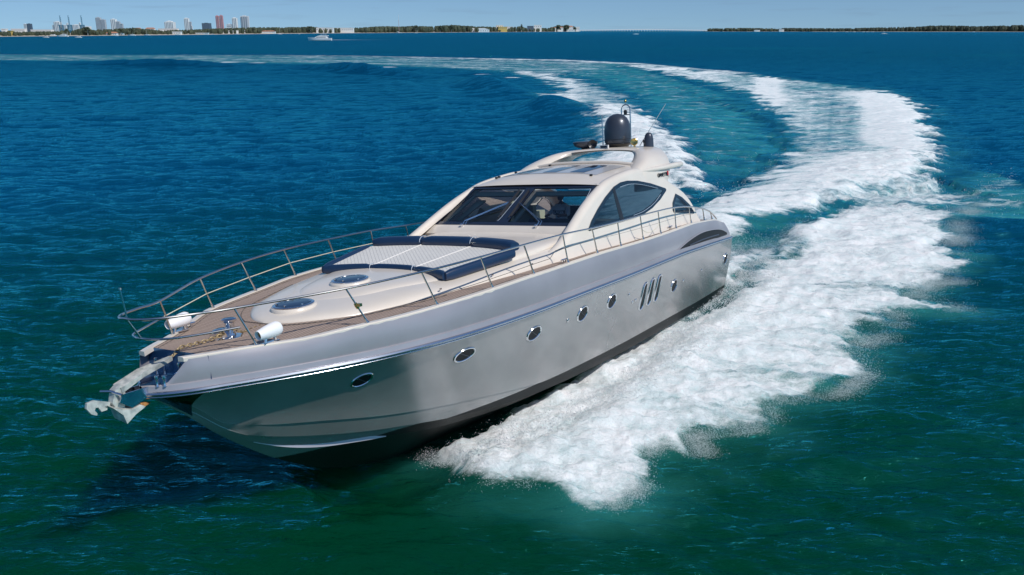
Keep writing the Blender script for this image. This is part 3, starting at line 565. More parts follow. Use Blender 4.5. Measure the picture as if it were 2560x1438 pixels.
# lower stem guard plate
mb = MB(); rings = []
for x in np.linspace(20.80, 20.12, 8):
    s = section(x); zz = np.linspace(float(zrf(x))-.1, max(float(keel(x))+.01, 1.55+.0), 6); rings.append([(x+.006, hull_y(x, z)+.008, z) for z in zz])
mb.loft(rings); g_ = mb.build('stem_guard_plate', M['stemplate'], yacht)
# coachroof
zt_ = pchip([(18.3, 2.70), (18.15, 2.77), (17.9, 2.82), (17.2, 2.88), (16.5, 2.95), (16, 2.99), (15.1, 3.01), (14, 3.1), (13, 3.19), (12, 3.24), (11, 3.27), (10, 3.3)])
def superell(W, z0, z1, n, k=26, x=0):
    out = []
    for t in np.linspace(0, math.pi, k):
        c, s = math.cos(t), math.sin(t); out.append((x, W*math.copysign(abs(c)**(2/n), c), z0+(z1-z0)*abs(s)**(2/n)))
    return out
mb = MB(); rings = []
for x in np.concatenate([np.linspace(18.288, 17.8, 14), np.linspace(17.7, 10.35, 44)]):
    rings.append(superell(float(cw(x)), float(zkf(x))-.06, float(zt_(x)), 3.0, 34, x))
mb.loft(rings, cap=True); mb.build('coachroof', M['cream'], yacht, 50)
w2 = pchip([(17.12, .03), (17.08, .3), (16.9, .65), (16.6, .92), (16, 1.18), (15, 1.58), (14, 1.85), (13, 2.05), (12, 2.1), (10.3, 2.1)])
mb = MB(); rings = []
for x in np.concatenate([np.linspace(17.12, 16.5, 12), np.linspace(16.4, 10.4, 30)]):
    rings.append(superell(float(w2(x)), float(zt_(x))-.12, float(zt_(x))+.06*float(sst(17.2, 16.2, np.array(x)))+.0, 3.4, 30, x))
mb.loft(rings, cap=True); mb.build('coachroof_step', M['cream'], yacht, 50)
mb = MB()
for sg in (1, -1):
    P = []
    for x in np.linspace(18.0, 3.6, 60):
        zb = float(zkf(x))-.06
        if x > 12.0:
            h = float(zt_(x))-zb; f_ = .12+.26*float(sst(18, 13, np.array(x))); z = zb+h*f_; y = float(cw(x))*(1-f_**3.0)**(1/3.0)+.003
        else: z = zb+.30; y = max(2.32-.265*(z-3.5)+.004, float(cw(x))*(1-.38**3)**(1/3.)) if x < 11.5 else float(cw(x))*(1-.38**3)**(1/3.)+.004
        P.append((x, sg*y, z))
    mb.tube(P, .0065, 4)
mb.build('coachroof_seam', M['seam'], yacht)
for x in np.arange(15.6, 4.0, -1.35):
    z = float(zkf(x))+.1; y = float(cw(x))*(1-.35**3)**(1/3.)+.002 if x > 11.5 else 2.32-.265*(z-3.5)+.004
    MB().obox((x, y, z), (.035, 0, 0), (0, .008, 0), (0, 0, .014)).build('drain_vent', M['steel'], yacht)
MB().box((4.2, 2.40, 2.80), (9.7, 2.52, 2.83)).build('side_deck_gap', M['black'], yacht)
# hatches
for (x, z, r_, tilt, nm_) in ((17.56, 2.865, .37, .05, 'front'), (16.02, 3.055, .355, .05, 'rear')):
    ax = Vector((tilt, 0, 1)).normalized()
    h = MB().lathe([(r_+.065, -.05), (r_+.05, .015), (r_+.03, .03), (r_+.02, .03)], (x, 0, z), ax, 40).build('hatch', M['cream'], yacht, 50)
    h['label'] = 'round deck hatch nearest the bow' if nm_ == 'front' else 'round deck hatch behind the first, nearer the sunpad'
    MB().lathe([(r_+.02, .02), (r_+.02, .05), (r_, .06), (r_-.035, .06), (r_-.04, .05)], (x, 0, z), ax, 40).build('hatch_rim', M['steel'], h)
    MB().lathe([(r_-.03, .04), (r_-.03, .055), (r_-.1, .062), (.01, .066)], (x, 0, z), ax, 40).build('hatch_glass', M['hatchglass'], h)
    for k in range(6):
        a = k*math.pi/3+.3; MB().box((x+(r_-.07)*math.cos(a)-.018, (r_-.07)*math.sin(a)-.018, z+.05), (x+(r_-.07)*math.cos(a)+.018, (r_-.07)*math.sin(a)+.018, z+.078)).build('hatch_latch', M['steel'], h)
# sunpad
pad = MB()
def padx(u, v):  # u 0 front..1 rear, v -1..1
    xf = 15.0-.42*(1-v*v); xr = 13.1-.35*(1-v*v); return xf+(xr-xf)*u
def padw(u): return 1.62+(2.02-1.62)*u
def padz(u, v): return 3.12+.17*u+.02*(1-v**4)
rings = [[(padx(u, v), padw(u)*v, padz(u, v)) for v in np.linspace(-1, 1, 41)] for u in np.linspace(0, 1, 24)]
pad.loft(rings); R0 = [(a, b, c-.2) for a, b, c in rings[0]]; pad.loft([rings[0], R0])
sunpad = pad.build('sunpad', M['quilt'], yacht, 60); sunpad['label'] = 'white quilted sunbathing pad with dark blue bolsters'
mb = MB()
for v in (-.36, .36): mb.tube([(padx(u, v*1.0), padw(u)*v, padz(u, v)+.004) for u in np.linspace(0, 1, 20)], .012, 5)
mb.build('seam_piping', M['white'], sunpad)
def bolster(path, ry, rz, name):
    P = np.array(path, float); k = len(P); rings = []
    for i in range(k):
        t = P[min(i+1, k-1)]-P[max(i-1, 0)]; t /= np.linalg.norm(t); nrm = np.cross(t, (0, 0, 1)); nrm /= np.linalg.norm(nrm)
        e = 1 if 0 < i < k-1 else .72; rings.append([tuple(P[i]+nrm*ry*e*math.copysign(abs(math.cos(a))**.7, math.cos(a))+np.array((0, 0, rz*e*math.copysign(abs(math.sin(a))**.7, math.sin(a))))) for a in np.linspace(0, 2*math.pi, 17)[:-1]])
    mb = MB().loft(rings, closed=True, cap=True); return mb.build(name, M['navy'], sunpad, 60)
segs = [(-1.0, -.36), (-.36, .36), (.36, 1.0)]
for a, b_ in segs:
    vs = np.linspace(a+.004, b_-.004, 9)
    bolster([(padx(1, v)-.12, (padw(1)+.0)*v, padz(1, v)+.07) for v in vs], .175, .125, 'rear_bolster')
    bolster([(padx(0, v)+.07, (padw(0)+.05)*v, padz(0, v)-.06) for v in vs], .085, .10, 'front_bolster')
for sg in (1, -1):
    bolster([(padx(u, 1)+.0, sg*(padw(u)+.06), padz(u, 1)-.05) for u in np.linspace(-.04, .98, 12)], .085, .11, 'side_bolster')
for v in (-.36, .36):
    for (u, dx, rr, dz) in ((1, -.12, (.18, .13), .07), (0, .07, (.09, .105), -.06)):
        P = [(padx(u, v)+dx+rr[0]*math.cos(a), padw(u)*v, padz(u, v)+dz+rr[1]*math.sin(a)) for a in np.linspace(0, math.pi, 12)]
        MB().tube(P, .008, 5).build('bolster_piping', M['pipe'], sunpad)
# ---- wheelhouse
Ys = lambda z: 2.32-.265*(z-3.5)
win1 = [(10.22, 3.37), (9.96, 3.55), (9.45, 3.80), (8.91, 4.03), (8.29, 4.24), (7.84, 4.32), (7.42, 4.33), (6.81, 4.28), (6.0, 4.14), (5.09, 3.92), (5.05, 3.88), (5.09, 3.84), (5.63, 3.65), (6.3, 3.48), (6.9, 3.39), (7.5, 3.35), (8.45, 3.345), (9.59, 3.35), (10.18, 3.345)]
win2 = [(4.45, 3.70), (4.84, 3.47), (4.97, 3.27), (4.95, 3.2), (3.49, 3.0), (3.42, 3.03), (3.61, 3.28), (4.06, 3.56)]
ztop = pchip([(3.16, 2.85), (3.31, 3.23), (3.61, 3.59), (4.06, 3.86), (4.61, 4.1), (5.2, 4.42), (5.8, 4.56), (6.6, 4.60), (7.4, 4.55), (8.41, 4.43), (9.08, 4.24), (9.85, 3.97), (10.52, 3.68), (11.0, 3.46), (11.6, 3.2), (12.3, 2.95)])
for sg in (1, -1):
    mb = MB(); rings = []
    for x in np.concatenate([np.linspace(12.3, 10.4, 14), np.linspace(10.34, 3.17, 130)]):
        zt = float(ztop(x)); z0 = min(float(zkf(x))-.05, zt-.05); r0 = min(.16, (zt-z0)*.6); P = []
        inn = float(sst(11.2, 12.3, np.array(x)))*.35
        for s in np.linspace(0, 1, 34): z = z0+(zt-r0-z0)*s; P.append((Ys(z)+.05*math.exp(-((z-z0)/.15))-inn*.3, z))
        yb = Ys(zt-r0)-inn*.3
        for a in (20, 45, 70, 90): P.append((yb-.16*(1-math.cos(R(a))), zt-r0+r0*math.sin(R(a))))
        P += [(yb-.22, zt-.005), (yb-.27, zt-.06), (yb-.27, zt-.16)]
        rings.append([(x, sg*y, z) for y, z in P])
    mb.loft(rings); Vv = np.array(mb.v); cc = np.array([Vv[list(f)].mean(0) for f in mb.f]); low_ = np.array([min(i % 41 for i in f) < 34 for f in mb.f])
    hole = ((sdist(cc[:, 0], cc[:, 2], win1) > .045) | (sdist(cc[:, 0], cc[:, 2], win2) > .045)) & (np.abs(cc[:, 1]) > np.array([Ys(z)-.03 for z in cc[:, 2]])); mb.f = [f for f, h_ in zip(mb.f, hole) if not h_]
    o = mb.build('cabin_side', M['cream'], yacht, 50)
for sg in (1, -1):
    for wn_ in (win1, win2):
        mk = lambda e: [(x, sg*(Ys(z)+e), z) for x, z in wn_]
        o = MB().add(mk(.012), [tuple(range(len(wn_)))]).build('side_window', M['sideglass'], yacht, 0, recalc=False)
        if np.array(o.data.polygons[0].normal).dot((0, sg, 0)) < 0: o.data.flip_normals()
        W_ = np.array(wn_); k2 = len(W_); ctr = W_.mean(0); ins = []
        for i in range(k2):
            e1 = W_[i]-W_[i-1]; e2 = W_[(i+1) % k2]-W_[i]; n1 = np.array((e1[1], -e1[0]))/np.linalg.norm(e1); n2_ = np.array((e2[1], -e2[0]))/np.linalg.norm(e2); nn = n1+n2_; nn /= np.linalg.norm(nn)
            p1 = W_[i]+nn*.095; p2 = W_[i]-nn*.095; ins.append(p1 if sdist(np.array([p1[0]]), np.array([p1[1]]), wn_)[0] > sdist(np.array([p2[0]]), np.array([p2[1]]), wn_)[0] else p2)
        I_ = [(x, sg*(Ys(z)+.016), z) for x, z in ins]; I0 = [(x, sg*(Ys(z)-.01), z) for x, z in ins]
        MB().loft([mk(0.0), mk(.018), I_, I0], closed=True).build('window_seal', M['glass'], o, 20)
        if wn_ is win1:
            q = lambda x, z, e: (x, sg*(Ys(z)+e), z)
            bar = [(8.40, 4.19), (8.27, 4.22), (8.22, 3.36), (8.45, 3.36)]
            MB().prism([q(x, z, .014) for x, z in bar], [q(x, z, .022) for x, z in bar]).build('window_pillar', M['black'], o, 0)
            P = spline([(7.95, 4.2), (7.3, 4.225), (6.6, 4.15), (5.6, 3.96)], 6); MB().tube([q(x, z, .018) for x, z in P], .006, 4).tube([q(x, z, .018) for x, z in spline([(5.55, 3.78), (6.1, 3.6), (6.9, 3.46), (7.6, 3.42)], 6)], .006, 4).build('window_trim_line', M['pipe'], o)
# windscreen: plane from (10.45,3.5) to (8.78,4.33)
def WP(s, yf, off=0):
    return (10.45-1.67*s+.445*off, yf*(2.12-.23*s), 3.5+.83*s+.895*off)
def bar(mb, c, off0, off1):
    mb.prism([WP(s, y, off0) for s, y in c], [WP(s, y, off1) for s, y in c])
ws = MB()
bar(ws, [(-.02, -1), (-.02, 1), (.055, 1), (.055, -1)], -.02, .012)
bar(ws, [(.93, -1), (.93, 1), (1.02, 1), (1.02, -1)], -.02, .012)
for sg in (1, -1): bar(ws, [(.055, sg*1), (.93, sg*1), (.93, sg*.955), (.055, sg*.965)], -.02, .012)
bar(ws, [(.055, -.095), (.055, .065), (.93, .06), (.93, -.08)], -.02, .012)
wsf = ws.build('windscreen_frame', M['frame'], yacht, 0)
for a, b_ in ((-.965, -.075), (.055, .965)):
    c = [(.055, a), (.055, b_), (.93, b_*.99), (.93, a*.99)]
    MB().add([WP(s, y, 0) for s, y in c], [(0, 1, 2, 3)]).build('windscreen_pane', M['wglass'], wsf, 0, recalc=False)
    tr = MB(); i0, i1 = a+.02*(1 if a < 0 else 1), b_-.02
    bar(tr, [(.82, i0), (.82, i1), (.93, i1), (.93, i0)], -.13, -.09)
    bar(tr, [(.055, i0), (.055, i0+.05), (.86, i0+.05), (.86, i0)], -.13, -.09)
    if a < 0: bar(tr, [(.30, a+.05), (.30, a+.12), (.85, a+.20), (.85, a+.05)], -.30, -.26)
    tr.build('inner_trim', M['trim'], wsf, 0)
    MB().tube([WP(s, y, .014) for s, y in spline([(.10, b_-.03), (.13, b_-.005), (.5, b_-.008), (.84, b_-.01), (.88, b_-.05), (.885, b_-.35)], 5)], .006, 4).build('pane_trim_line', M['pipe'], wsf)
# cowl under the windscreen
mb = MB(); rings = []
for y in np.linspace(-2.26, 2.26, 24):
    rings.append([(10.72, y, 3.24), (10.72, y, 3.29), (10.68, y, 3.335), (10.60, y*.995, 3.43), (10.50, y*.975, 3.485), (10.38, y*.96, 3.50), (10.30, y*.96, 3.42)])
mb.loft(rings); mb.build('windscreen_cowl', M['cream'], yacht, 30)
# wipers
for (py, ty) in ((-1.15, -.13), (1.1, .02)):
    p = MB().tube([(10.52, py, 3.50), WP(.04, py/2.1, .06), WP(.52, ty, .07)], [.018, .016, .011], 6)
    p.tube([(10.50, py+.07, 3.50), WP(.05, (py+.07)/2.1, .06), WP(.50, ty+.02, .07)], [.014, .01, .009], 6).lathe([(.04, 0), (.04, .06), (.02, .08)], (10.55, py, 3.46), (.4, 0, .9), 12)
    o = p.build('wiper_arm', M['steel'], yacht)
    MB().tube([WP(.13, ty+.03, .05), WP(.5, ty+.015, .075), WP(.88, ty-.02, .05)], .018, 5).tube([WP(.2, ty+.03, .02), WP(.85, ty-.015, .02)], .022, 4).build('wiper_blade', M['black'], o)
# roof
ze = pchip([(8.82, 4.335), (8.4, 4.40), (7.4, 4.48), (6, 4.55), (5.5, 4.56)])
zc_ = pchip([(8.82, 4.375), (8.6, 4.46), (8.3, 4.55), (8.0, 4.61), (7.4, 4.655), (6.4, 4.71), (5.5, 4.745)])
roofz = lambda x, y: float(ze(x))+(float(zc_(x))-float(ze(x)))*(1-abs(y/1.95)**3)
mb = MB(); rings = []
for x in np.linspace(8.82, 5.75, 30): rings.append([(x, y, roofz(x, y)) for y in np.linspace(-1.98, 1.98, 31)])
rings = rings+[[(5.74, b, c-.09) for a, b, c in rings[-1]]]+[[(a, b, c-.07) for a, b, c in rr] for rr in rings[::-1][0:]]
mb.loft(rings); roof = mb.build('roof', M['cream'], yacht, 35)
def sheet(mb, x0, x1, y0, y1, off, n=8, skew=0):
    V = []; F = []
    for i in range(n+1):
        for j in range(n+1):
            x = x0+(x1-x0)*i/n; y = y0+(y1-y0)*j/n+skew*i/n; V.append((x, y, roofz(x, y)+off))
    for i in range(n):
        for j in range(n): q = i*(n+1)+j; F.append((q, q+1, q+n+2, q+n+1))
    mb.add(V, F)
mb = MB(); sheet(mb, 8.02, 6.15, -1.5, 1.5, .008, 14); sr = mb.build('sunroof', mat('pale_grey_panel', (.50, .49, .48), .25, coat=.4), roof)
mb = MB()
for c in (-.86, 0, .86):
    g_ = MB(); sheet(g_, 7.9, 6.45, c-.22, c+.22, .014, 8); g_.build('sunroof_glass', M['hatchglass'], roof)
MB().tube([(5.85, y, roofz(5.85, y)+.035) for y in np.linspace(-1.7, 1.7, 20)], .045, 8).build('roof_lip', M['cream'], roof)
for x, y in ((8.1, -1.62), (7.9, -1.66), (6.9, -1.72), (5.95, -1.1), (8.15, 1.42)): MB().box((x-.03, y-.03, roofz(x, y)), (x+.03, y+.03, roofz(x, y)+.05)).build('sunroof_fitting', M['black'], roof)
# radar arch
outer = spline([(2.16, 3.95), (2.12, 4.3), (2.06, 4.55), (1.95, 4.76), (1.75, 4.92), (1.45, 5.04), (1.0, 5.09), (.4, 5.11), (0, 5.115)], 5)
inner = spline([(1.85, 3.95), (1.80, 4.3), (1.62, 4.52), (1.42, 4.66), (1.30, 4.80), (1.12, 4.91), (.8, 4.98), (.3, 5.01), (0, 5.015)], 5)
k_ = len(outer); ts = np.linspace(0, 1, k_)
O2 = [(o[0], o[1], i_[0], i_[1], t) for o, i_, t in zip(outer, inner, ts)]; O2 = O2+[(-a, b, -c, d, t) for a, b, c, d, t in O2[::-1][1:]]
rings = []
for (oy, oz, iy, iz, t) in O2:
    xf = float(np.interp(t, [0, .25, .45, .7, 1], [6.6, 6.5, 5.6, 4.7, 4.45])); xr = float(np.interp(t, [0, .12, .3, .5, .75, 1], [4.75, 4.35, 4.1, 3.85, 3.2, 3.05]))
    f = lambda u, v: (oy+(iy-oy)*u, oz+(iz-oz)*u)
    P = [];
    for (u, xx) in ((.08, xf-.15), (.3, xf-.03), (.5, xf), (.7, xf-.03), (.95, xf-.15), (1, xf-.4), (1, (xf+xr)/2), (1, xr+.2), (.9, xr+.05), (.5, xr), (.1, xr+.05), (0, xr+.2), (0, (xf+xr)/2), (0, xf-.45)):
        y, z = f(u, 0); P.append((xx, y, z))
    rings.append(P)
arch = MB().loft(rings, closed=True, cap=True).build('radar_arch', M['cream'], yacht, 50)
for sg in (1, -1):
    MB().tube([(6.5, sg*2.0, 4.50), (6.0, sg*2.05, 4.50), (5.0, sg*2.10, 4.505), (4.1, sg*2.13, 4.52), (3.62, sg*2.13, 4.525), (3.52, sg*2.13, 4.525)], [.02, .055, .075, .085, .08, .045], 14).build('arch_fin', M['cream'], arch)
mt = Matrix(((-1, 0, 0, 5.06), (0, 0, 1, 2.128), (0, 1, 0, 4.30), (0, 0, 0, 1)))
text("GIANETTI", 'lettering', M['black'], arch, mt, .155, .004, .004)
MB().box((4.60, 2.11, 4.25), (4.76, 2.130, 4.36)).box((4.60, 2.11, 4.20), (4.66, 2.130, 4.25)).build('emblem', M['black'], arch)
MB().box((4.61, 2.12, 4.27), (4.68, 2.136, 4.39)).build('emblem_shield', M['red'], arch)
# ---- equipment on the arch
zb = 5.10
d = MB().lathe([(.34, 0), (.38, .06), (.41, .13), (.42, .2), (.418, .47), (.405, .62), (.37, .75), (.31, .86), (.22, .94), (.12, .985), (.01, 1.0)], (3.5, 0, zb+.04), n=40).build('satellite_dome', M['dome'], yacht, 50)
MB().lathe([(.30, 0), (.36, .05), (.43, .12)], (3.5, 0, zb-.01), n=40).build('dome_base', M['black'], d)
MB().tube([(3.5+.421*math.cos(a), .421*math.sin(a), zb+.25) for a in np.linspace(0, 2*math.pi, 40)[:-1]], .006, 4, closed=True).build('dome_joint', M['black'], d)
MB().lathe([(.15, 0), (.145, .06), (.137, .27), (.122, .36), (.095, .42), (.055, .455), (.005, .465)], (3.6, 1.10, zb-.05), n=24).build('small_antenna_dome', M['dome'], yacht, 50)
o = MB().lathe([(.12, 0), (.25, .02), (.35, .07), (.40, .15), (.405, .19), (.39, .205), (.30, .215), (.01, .22)], (3.7, -1.05, zb+.02), n=32).build('radar_scanner', M['dome'], yacht, 50)
MB().box((3.6, -1.15, zb-.03), (3.8, -.95, zb+.06)).build('scanner_foot', M['black'], o)
MB().lathe([(.03, -.25), (.05, -.12), (.08, -.05), (.135, .02), (.14, .05), (.12, .04), (.05, -.03)], (3.95, -.66, zb+.14), (.9, .35, .05), 24).tube([(3.85, -.68, zb-.02), (3.85, -.68, zb+.12)], .03, 6).build('horn', M['black'], yacht, 50)
MB().lathe([(.03, -.16), (.09, -.1), (.115, 0), (.115, .05), (.10, .06), (.02, .03)], (3.8, .70, zb+.15), (.9, .35, .05), 24).tube([(3.78, .70, zb-.02), (3.78, .70, zb+.1)], .03, 6).build('searchlight', M['brass'], yacht, 50)
o = MB().box((4.35, -.18, zb+.0), (4.42, .10, zb+.11)).build('instrument_box', M['white'], yacht, 0)
MB().box((4.42, -.15, zb+.025), (4.428, .07, zb+.09)).build('screen', M['frame'], o, 0)
MB().tube([(3.5, -.52, zb), (3.5, -.53, zb+.95)], .018, 6).lathe([(.03, 0), (.03, .08), (.01, .1)], (3.5, -.53, zb+.93), n=10).build('pole_antenna', M['tube'], yacht)
MB().tube([(3.5, .75, zb+.02), (3.45, 1.62, zb+1.24)], [.014, .007], 6).build('whip_antenna', M['white'], yacht)
ml = MB()
for sg in (-.15, .15): ml.tube([(2.95, .05+sg, zb), (2.95, .05+sg, zb+1.16)], .022, 8)
ml.tube([(2.95, .05+.15*math.cos(a), zb+1.16+.15*math.sin(a)) for a in np.linspace(0, math.pi, 14)], .018, 6)
ml.box((2.9, -.1, zb+.98), (3.0, .2, zb+1.01)); ml.tube([(2.95, .05, zb+1.3), (2.95, .05, zb+1.40)], .01, 6)
mlo = ml.build('light_mast', M['tube'], yacht)
MB().lathe([(.03, 0), (.042, .03), (.042, .06), (.02, .09), (.005, .1)], (2.95, .05, zb+1.38), n=12).build('anchor_light', M['brass'], mlo)
MB().lathe([(.05, 0), (.055, .05), (.055, .12), (.03, .15)], (2.98, .05, zb+1.0), n=14).build('masthead_light', M['black'], mlo)
MB().tube([(3.6, .93, zb-.02), (3.6, .93, zb+.12)], .012, 6).lathe([(.02, 0), (.03, .05), (.01, .1)], (3.6, .93, zb+.1), n=8).build('aerial_stub', M['black'], yacht)
# ---- portholes, slots, scoop
def hull_frame(x, z):
    p = Vector((x, hull_y(x, z), z)); a = Vector((x+.1, hull_y(x+.1, z), z))-Vector((x-.1, hull_y(x-.1, z), z)); b_ = Vector((x, hull_y(x, z+.08), z+.08))-Vector((x, hull_y(x, z-.08), z-.08))
    a.normalize(); b_.normalize(); n_ = b_.cross(a); n_.normalize()
    if n_.y < 0: n_ = -n_
    return p, a, b_, n_
def oval(x, z, ra, rb, off, n=28, pill=False):
    p, a, b_, n_ = hull_frame(x, z); out = []
    for k in range(n):
        t = 2*math.pi*k/n; ca, sa = math.cos(t), math.sin(t)
        if pill: u = ra*ca; v = (rb-ra)*(1 if sa > 0 else -1)+ra*sa
        else: u, v = ra*ca, rb*sa
        out.append(tuple(p+a*u+b_*v+n_*off))
    return out
for sg in (1, -1):
    for (x, z, ra, rb) in ((17.76, 1.69, .175, .16), (15.61, 1.66, .235, .155), (13.5, 1.61, .215, .16), (11.5, 1.61, .205, .175), (10.04, 1.61, .205, .175), (5.75, 1.19, .20, .175), (.95, 1.2, .20, .175)):
        A = [np.array(oval(x, z, ra*s, rb*s, o_)) for s, o_ in ((1.18, -.004), (1.12, .018), (1.0, .02), (.94, .006))]
        if sg < 0: A = [q*np.array((1, -1, 1)) for q in A]
        ph = MB().loft([q.tolist() for q in A], closed=True).build('porthole', M['steel'], yacht, 40)
        g_ = np.array(oval(x, z, ra*.95, rb*.95, .0075)); g_ = g_*np.array((1, sg, 1)); MB().add(g_.tolist(), [tuple(range(len(g_)))]).build('porthole_glass', M['opening_dark'], ph, 0)
        q = np.array(oval(x, z, ra*.9, rb*.9, .012))*np.array((1, sg, 1)); MB().tube([q[3], q[17]], .008, 5).build('porthole_bar', M['dome'], ph)
    for (x, z) in ((8.03, 1.33), (7.55, 1.36), (7.07, 1.37)):
        A = [np.array(oval(x, z, ra, rb, o_, 32, True))*np.array((1, sg, 1)) for ra, rb, o_ in ((.150, .41, -.003), (.140, .40, .022), (.112, .375, .024), (.10, .36, .006))]
        ph = MB().loft([q.tolist() for q in A], closed=True).build('hull_vent', M['steel'], yacht, 40)
        g_ = np.array(oval(x, z, .105, .362, .0075, 32, True))*np.array((1, sg, 1)); MB().add(g_.tolist(), [tuple(range(len(g_)))]).build('vent_opening', M['opening_dark'], ph, 0)
    for (x, z) in ((12.16, 1.6), (9.05, 1.58), (8.7, 1.31), (8.52, 1.33), (5.02, 1.2), (3.47, 1.25)):
        p, a, b_, n_ = hull_frame(x, z); p = Vector((p.x, p.y*sg, p.z)); n_ = Vector((n_.x, n_.y*sg, n_.z)); MB().lathe([(.045, -.01), (.045, .012), (.03, .022), (.005, .024)], p, n_, 14).build('through_hull_fitting', M['steel'], yacht, 50)
    # air intake scoop on the bulwark panel, its shaded cavity painted as a black sheet
    top = spline([(6.10, 2.19), (5.14, 2.37), (3.68, 2.46), (1.96, 2.33), (.98, 2.10)], 6); bot = spline([(6.10, 2.185), (4.45, 2.15), (2.44, 2.09), (.98, 2.03)], 8)
    def py_(x, z):
        yr, zr, yk, zk = (float(f(x)) for f in (yrf, zrf, ykf, zkf)); s = np.clip((z-zr-.1)/(zk-zr-.1), 0, 1); return (yr-.055)+(yk-yr+.055)*s+.035*math.sin(math.pi*s)
    fx = lambda P, e: [(float(x)+.10*float(sst(2.6, .3, np.array(float(x)))), sg*(py_(x, z)+e), float(z)) for x, z in P]
    Pp = list(top)+list(bot[::-1])
    n1 = 24; tx = np.linspace(6.08, 1.0, n1); T = [(x, float(np.interp(-x, -top[:, 0], top[:, 1]))) for x in tx]; B_ = [(x, float(np.interp(-x, -bot[:, 0], bot[:, 1]))) for x in tx]
    Md = [(x, (a[1]+b_[1])/2) for x, a, b_ in zip(tx, T, B_)]
    sc = MB().loft([fx(T, .012), fx(Md, .014), fx(B_, .012)]).build('air_intake', M['opening_dark'], yacht, 30)
    MB().tube(fx(T, .012), .014, 6).build('intake_lip', M['panel'], sc)
    Lv = [(x, b_[1]+(a[1]-b_[1])*.35) for x, a, b_ in zip(tx[5:19], T[5:19], B_[5:19])]; MB().tube(fx(Lv, .016), .02, 6).build('intake_louvre', M['dome'], sc)
# ---- guard rails
ptop = [(20.93, 0, 3.37), (20.90, .22, 3.36), (20.67, .48, 3.35), (20.25, .70, 3.34), (19.66, .96, 3.33), (18.15, 1.88, 3.40), (16.76, 2.39, 3.46), (15.33, 2.67, 3.51), (13.78, 2.75, 3.535), (12.23, 2.79, 3.54), (10.85, 2.79, 3.50), (9.45, 2.77, 3.475), (8.06, 2.75, 3.465), (6.83, 2.72, 3.45), (5.57, 2.69, 3.41), (4.34, 2.64, 3.30), (3.03, 2.58, 3.10), (2.2, 2.53, 2.9), (1.45, 2.46, 2.60)]
pb = [(19.41, 1.08), (17.79, 2.03), (16.36, 2.43), (14.95, 2.71), (13.51, 2.78), (12.09, 2.81), (10.67, 2.81), (9.35, 2.79), (7.94, 2.76), (6.72, 2.74), (5.53, 2.70), (4.21, 2.65), (2.95, 2.60), (2.1, 2.54)]
ptp = [(19.66, .95, 3.33), (18.10, 1.90, 3.39), (16.69, 2.39, 3.46), (15.24, 2.68, 3.51), (13.78, 2.75, 3.53), (12.23, 2.79, 3.535), (10.85, 2.79, 3.5), (9.45, 2.77, 3.47), (8.06, 2.75, 3.46), (6.83, 2.72, 3.445), (5.57, 2.69, 3.40), (4.34, 2.64, 3.30), (3.03, 2.58, 3.09), (2.2, 2.53, 2.89)]
full = [(a, -b_, c) for a, b_, c in ptop[::-1]]+ptop[1:]
rail = MB().tube(spline(full, 7), .021, 8).build('guard_rail', M['tube'], yacht); rail['label'] = 'polished steel guard rail round the foredeck'
low = [(19.64, 1.02, 3.02), (20.2, .70, 3.0), (20.55, .45, 3.0), (20.70, .18, 3.005), (20.72, 0, 3.01)]
low = low+[(a, -b_, c) for a, b_, c in low[::-1][1:]]
MB().tube(spline(low, 6), .019, 8).build('lower_rail', M['tube'], rail)
MB().tube([(20.92, 0, 3.37), (20.71, 0, 3.0)], .016, 7).build('rail_strut', M['tube'], rail)
MB().tube([(20.90, 0, 3.38), (20.95, 0, 3.83)], .014, 7).lathe([(.02, 0), (.02, .03), (.005, .035)], (20.95, 0, 3.82), n=8).build('jackstaff', M['tube'], rail)
for sg in (1, -1):
    for i, ((bx, by), (tx_, ty, tz)) in enumerate(zip(pb, ptp)):
        bz = float(zkf(bx))+.02; s_ = MB().tube([(bx, sg*by, bz), (tx_, sg*ty, tz)], .0165, 8).lathe([(.035, 0), (.035, .015), (.024, .03), (.022, .09)], (bx, sg*by, bz-.003), (tx_-bx, sg*(ty-by), tz-bz), 10).build('stanchion', M['tube'], rail)
    if sg < 0:
        wl = [(19.64, -1.02, 3.02)]+[(bx+(t_[0]-bx)*.5, -(by+(t_[1]-by)*.5), float(zkf(bx))+.33) for (bx, by), t_ in list(zip(pb, ptp))[1:]]
        MB().tube(wl, .0095, 5).build('lifeline', M['wire'], rail)
    else:
        P = [(7.99, 2.75, 3.1)]; MB().tube(spline([(7.99, 2.74, 3.12), (7.7, 2.74, 2.99), (7.35, 2.74, 2.955), (7.0, 2.73, 3.0), (6.77, 2.73, 3.1)], 5), .008, 5).build('hanging_line', M['wire'], rail)
        b0, t0 = Vector((17.79, 2.03, 2.74)), Vector((18.10, 1.90, 3.39)); c = b0.lerp(t0, .52)
        MB().lathe([(.03, -.05), (.035, 0), (.03, .05)], c, t0-b0, 10).obox(c+Vector((0, .06, .02)), (.03, 0, 0), (0, .04, 0), (0, 0, .025)).build('rail_clamp', M['brass'], rail)
# deck cleats
for (x, y) in ((12.0, 2.66), (5.6, 2.55), (12.0, -2.66), (18.9, -1.32)):
    z = float(zkf(x))+.0; MB().tube([(x-.14, y, z+.07), (x+.14, y, z+.07)], .018, 6).tube([(x-.05, y, z-.01), (x-.05, y, z+.07)], .018, 6).tube([(x+.05, y, z-.01), (x+.05, y, z+.07)], .018, 6).build('cleat', M['steel'], yacht)
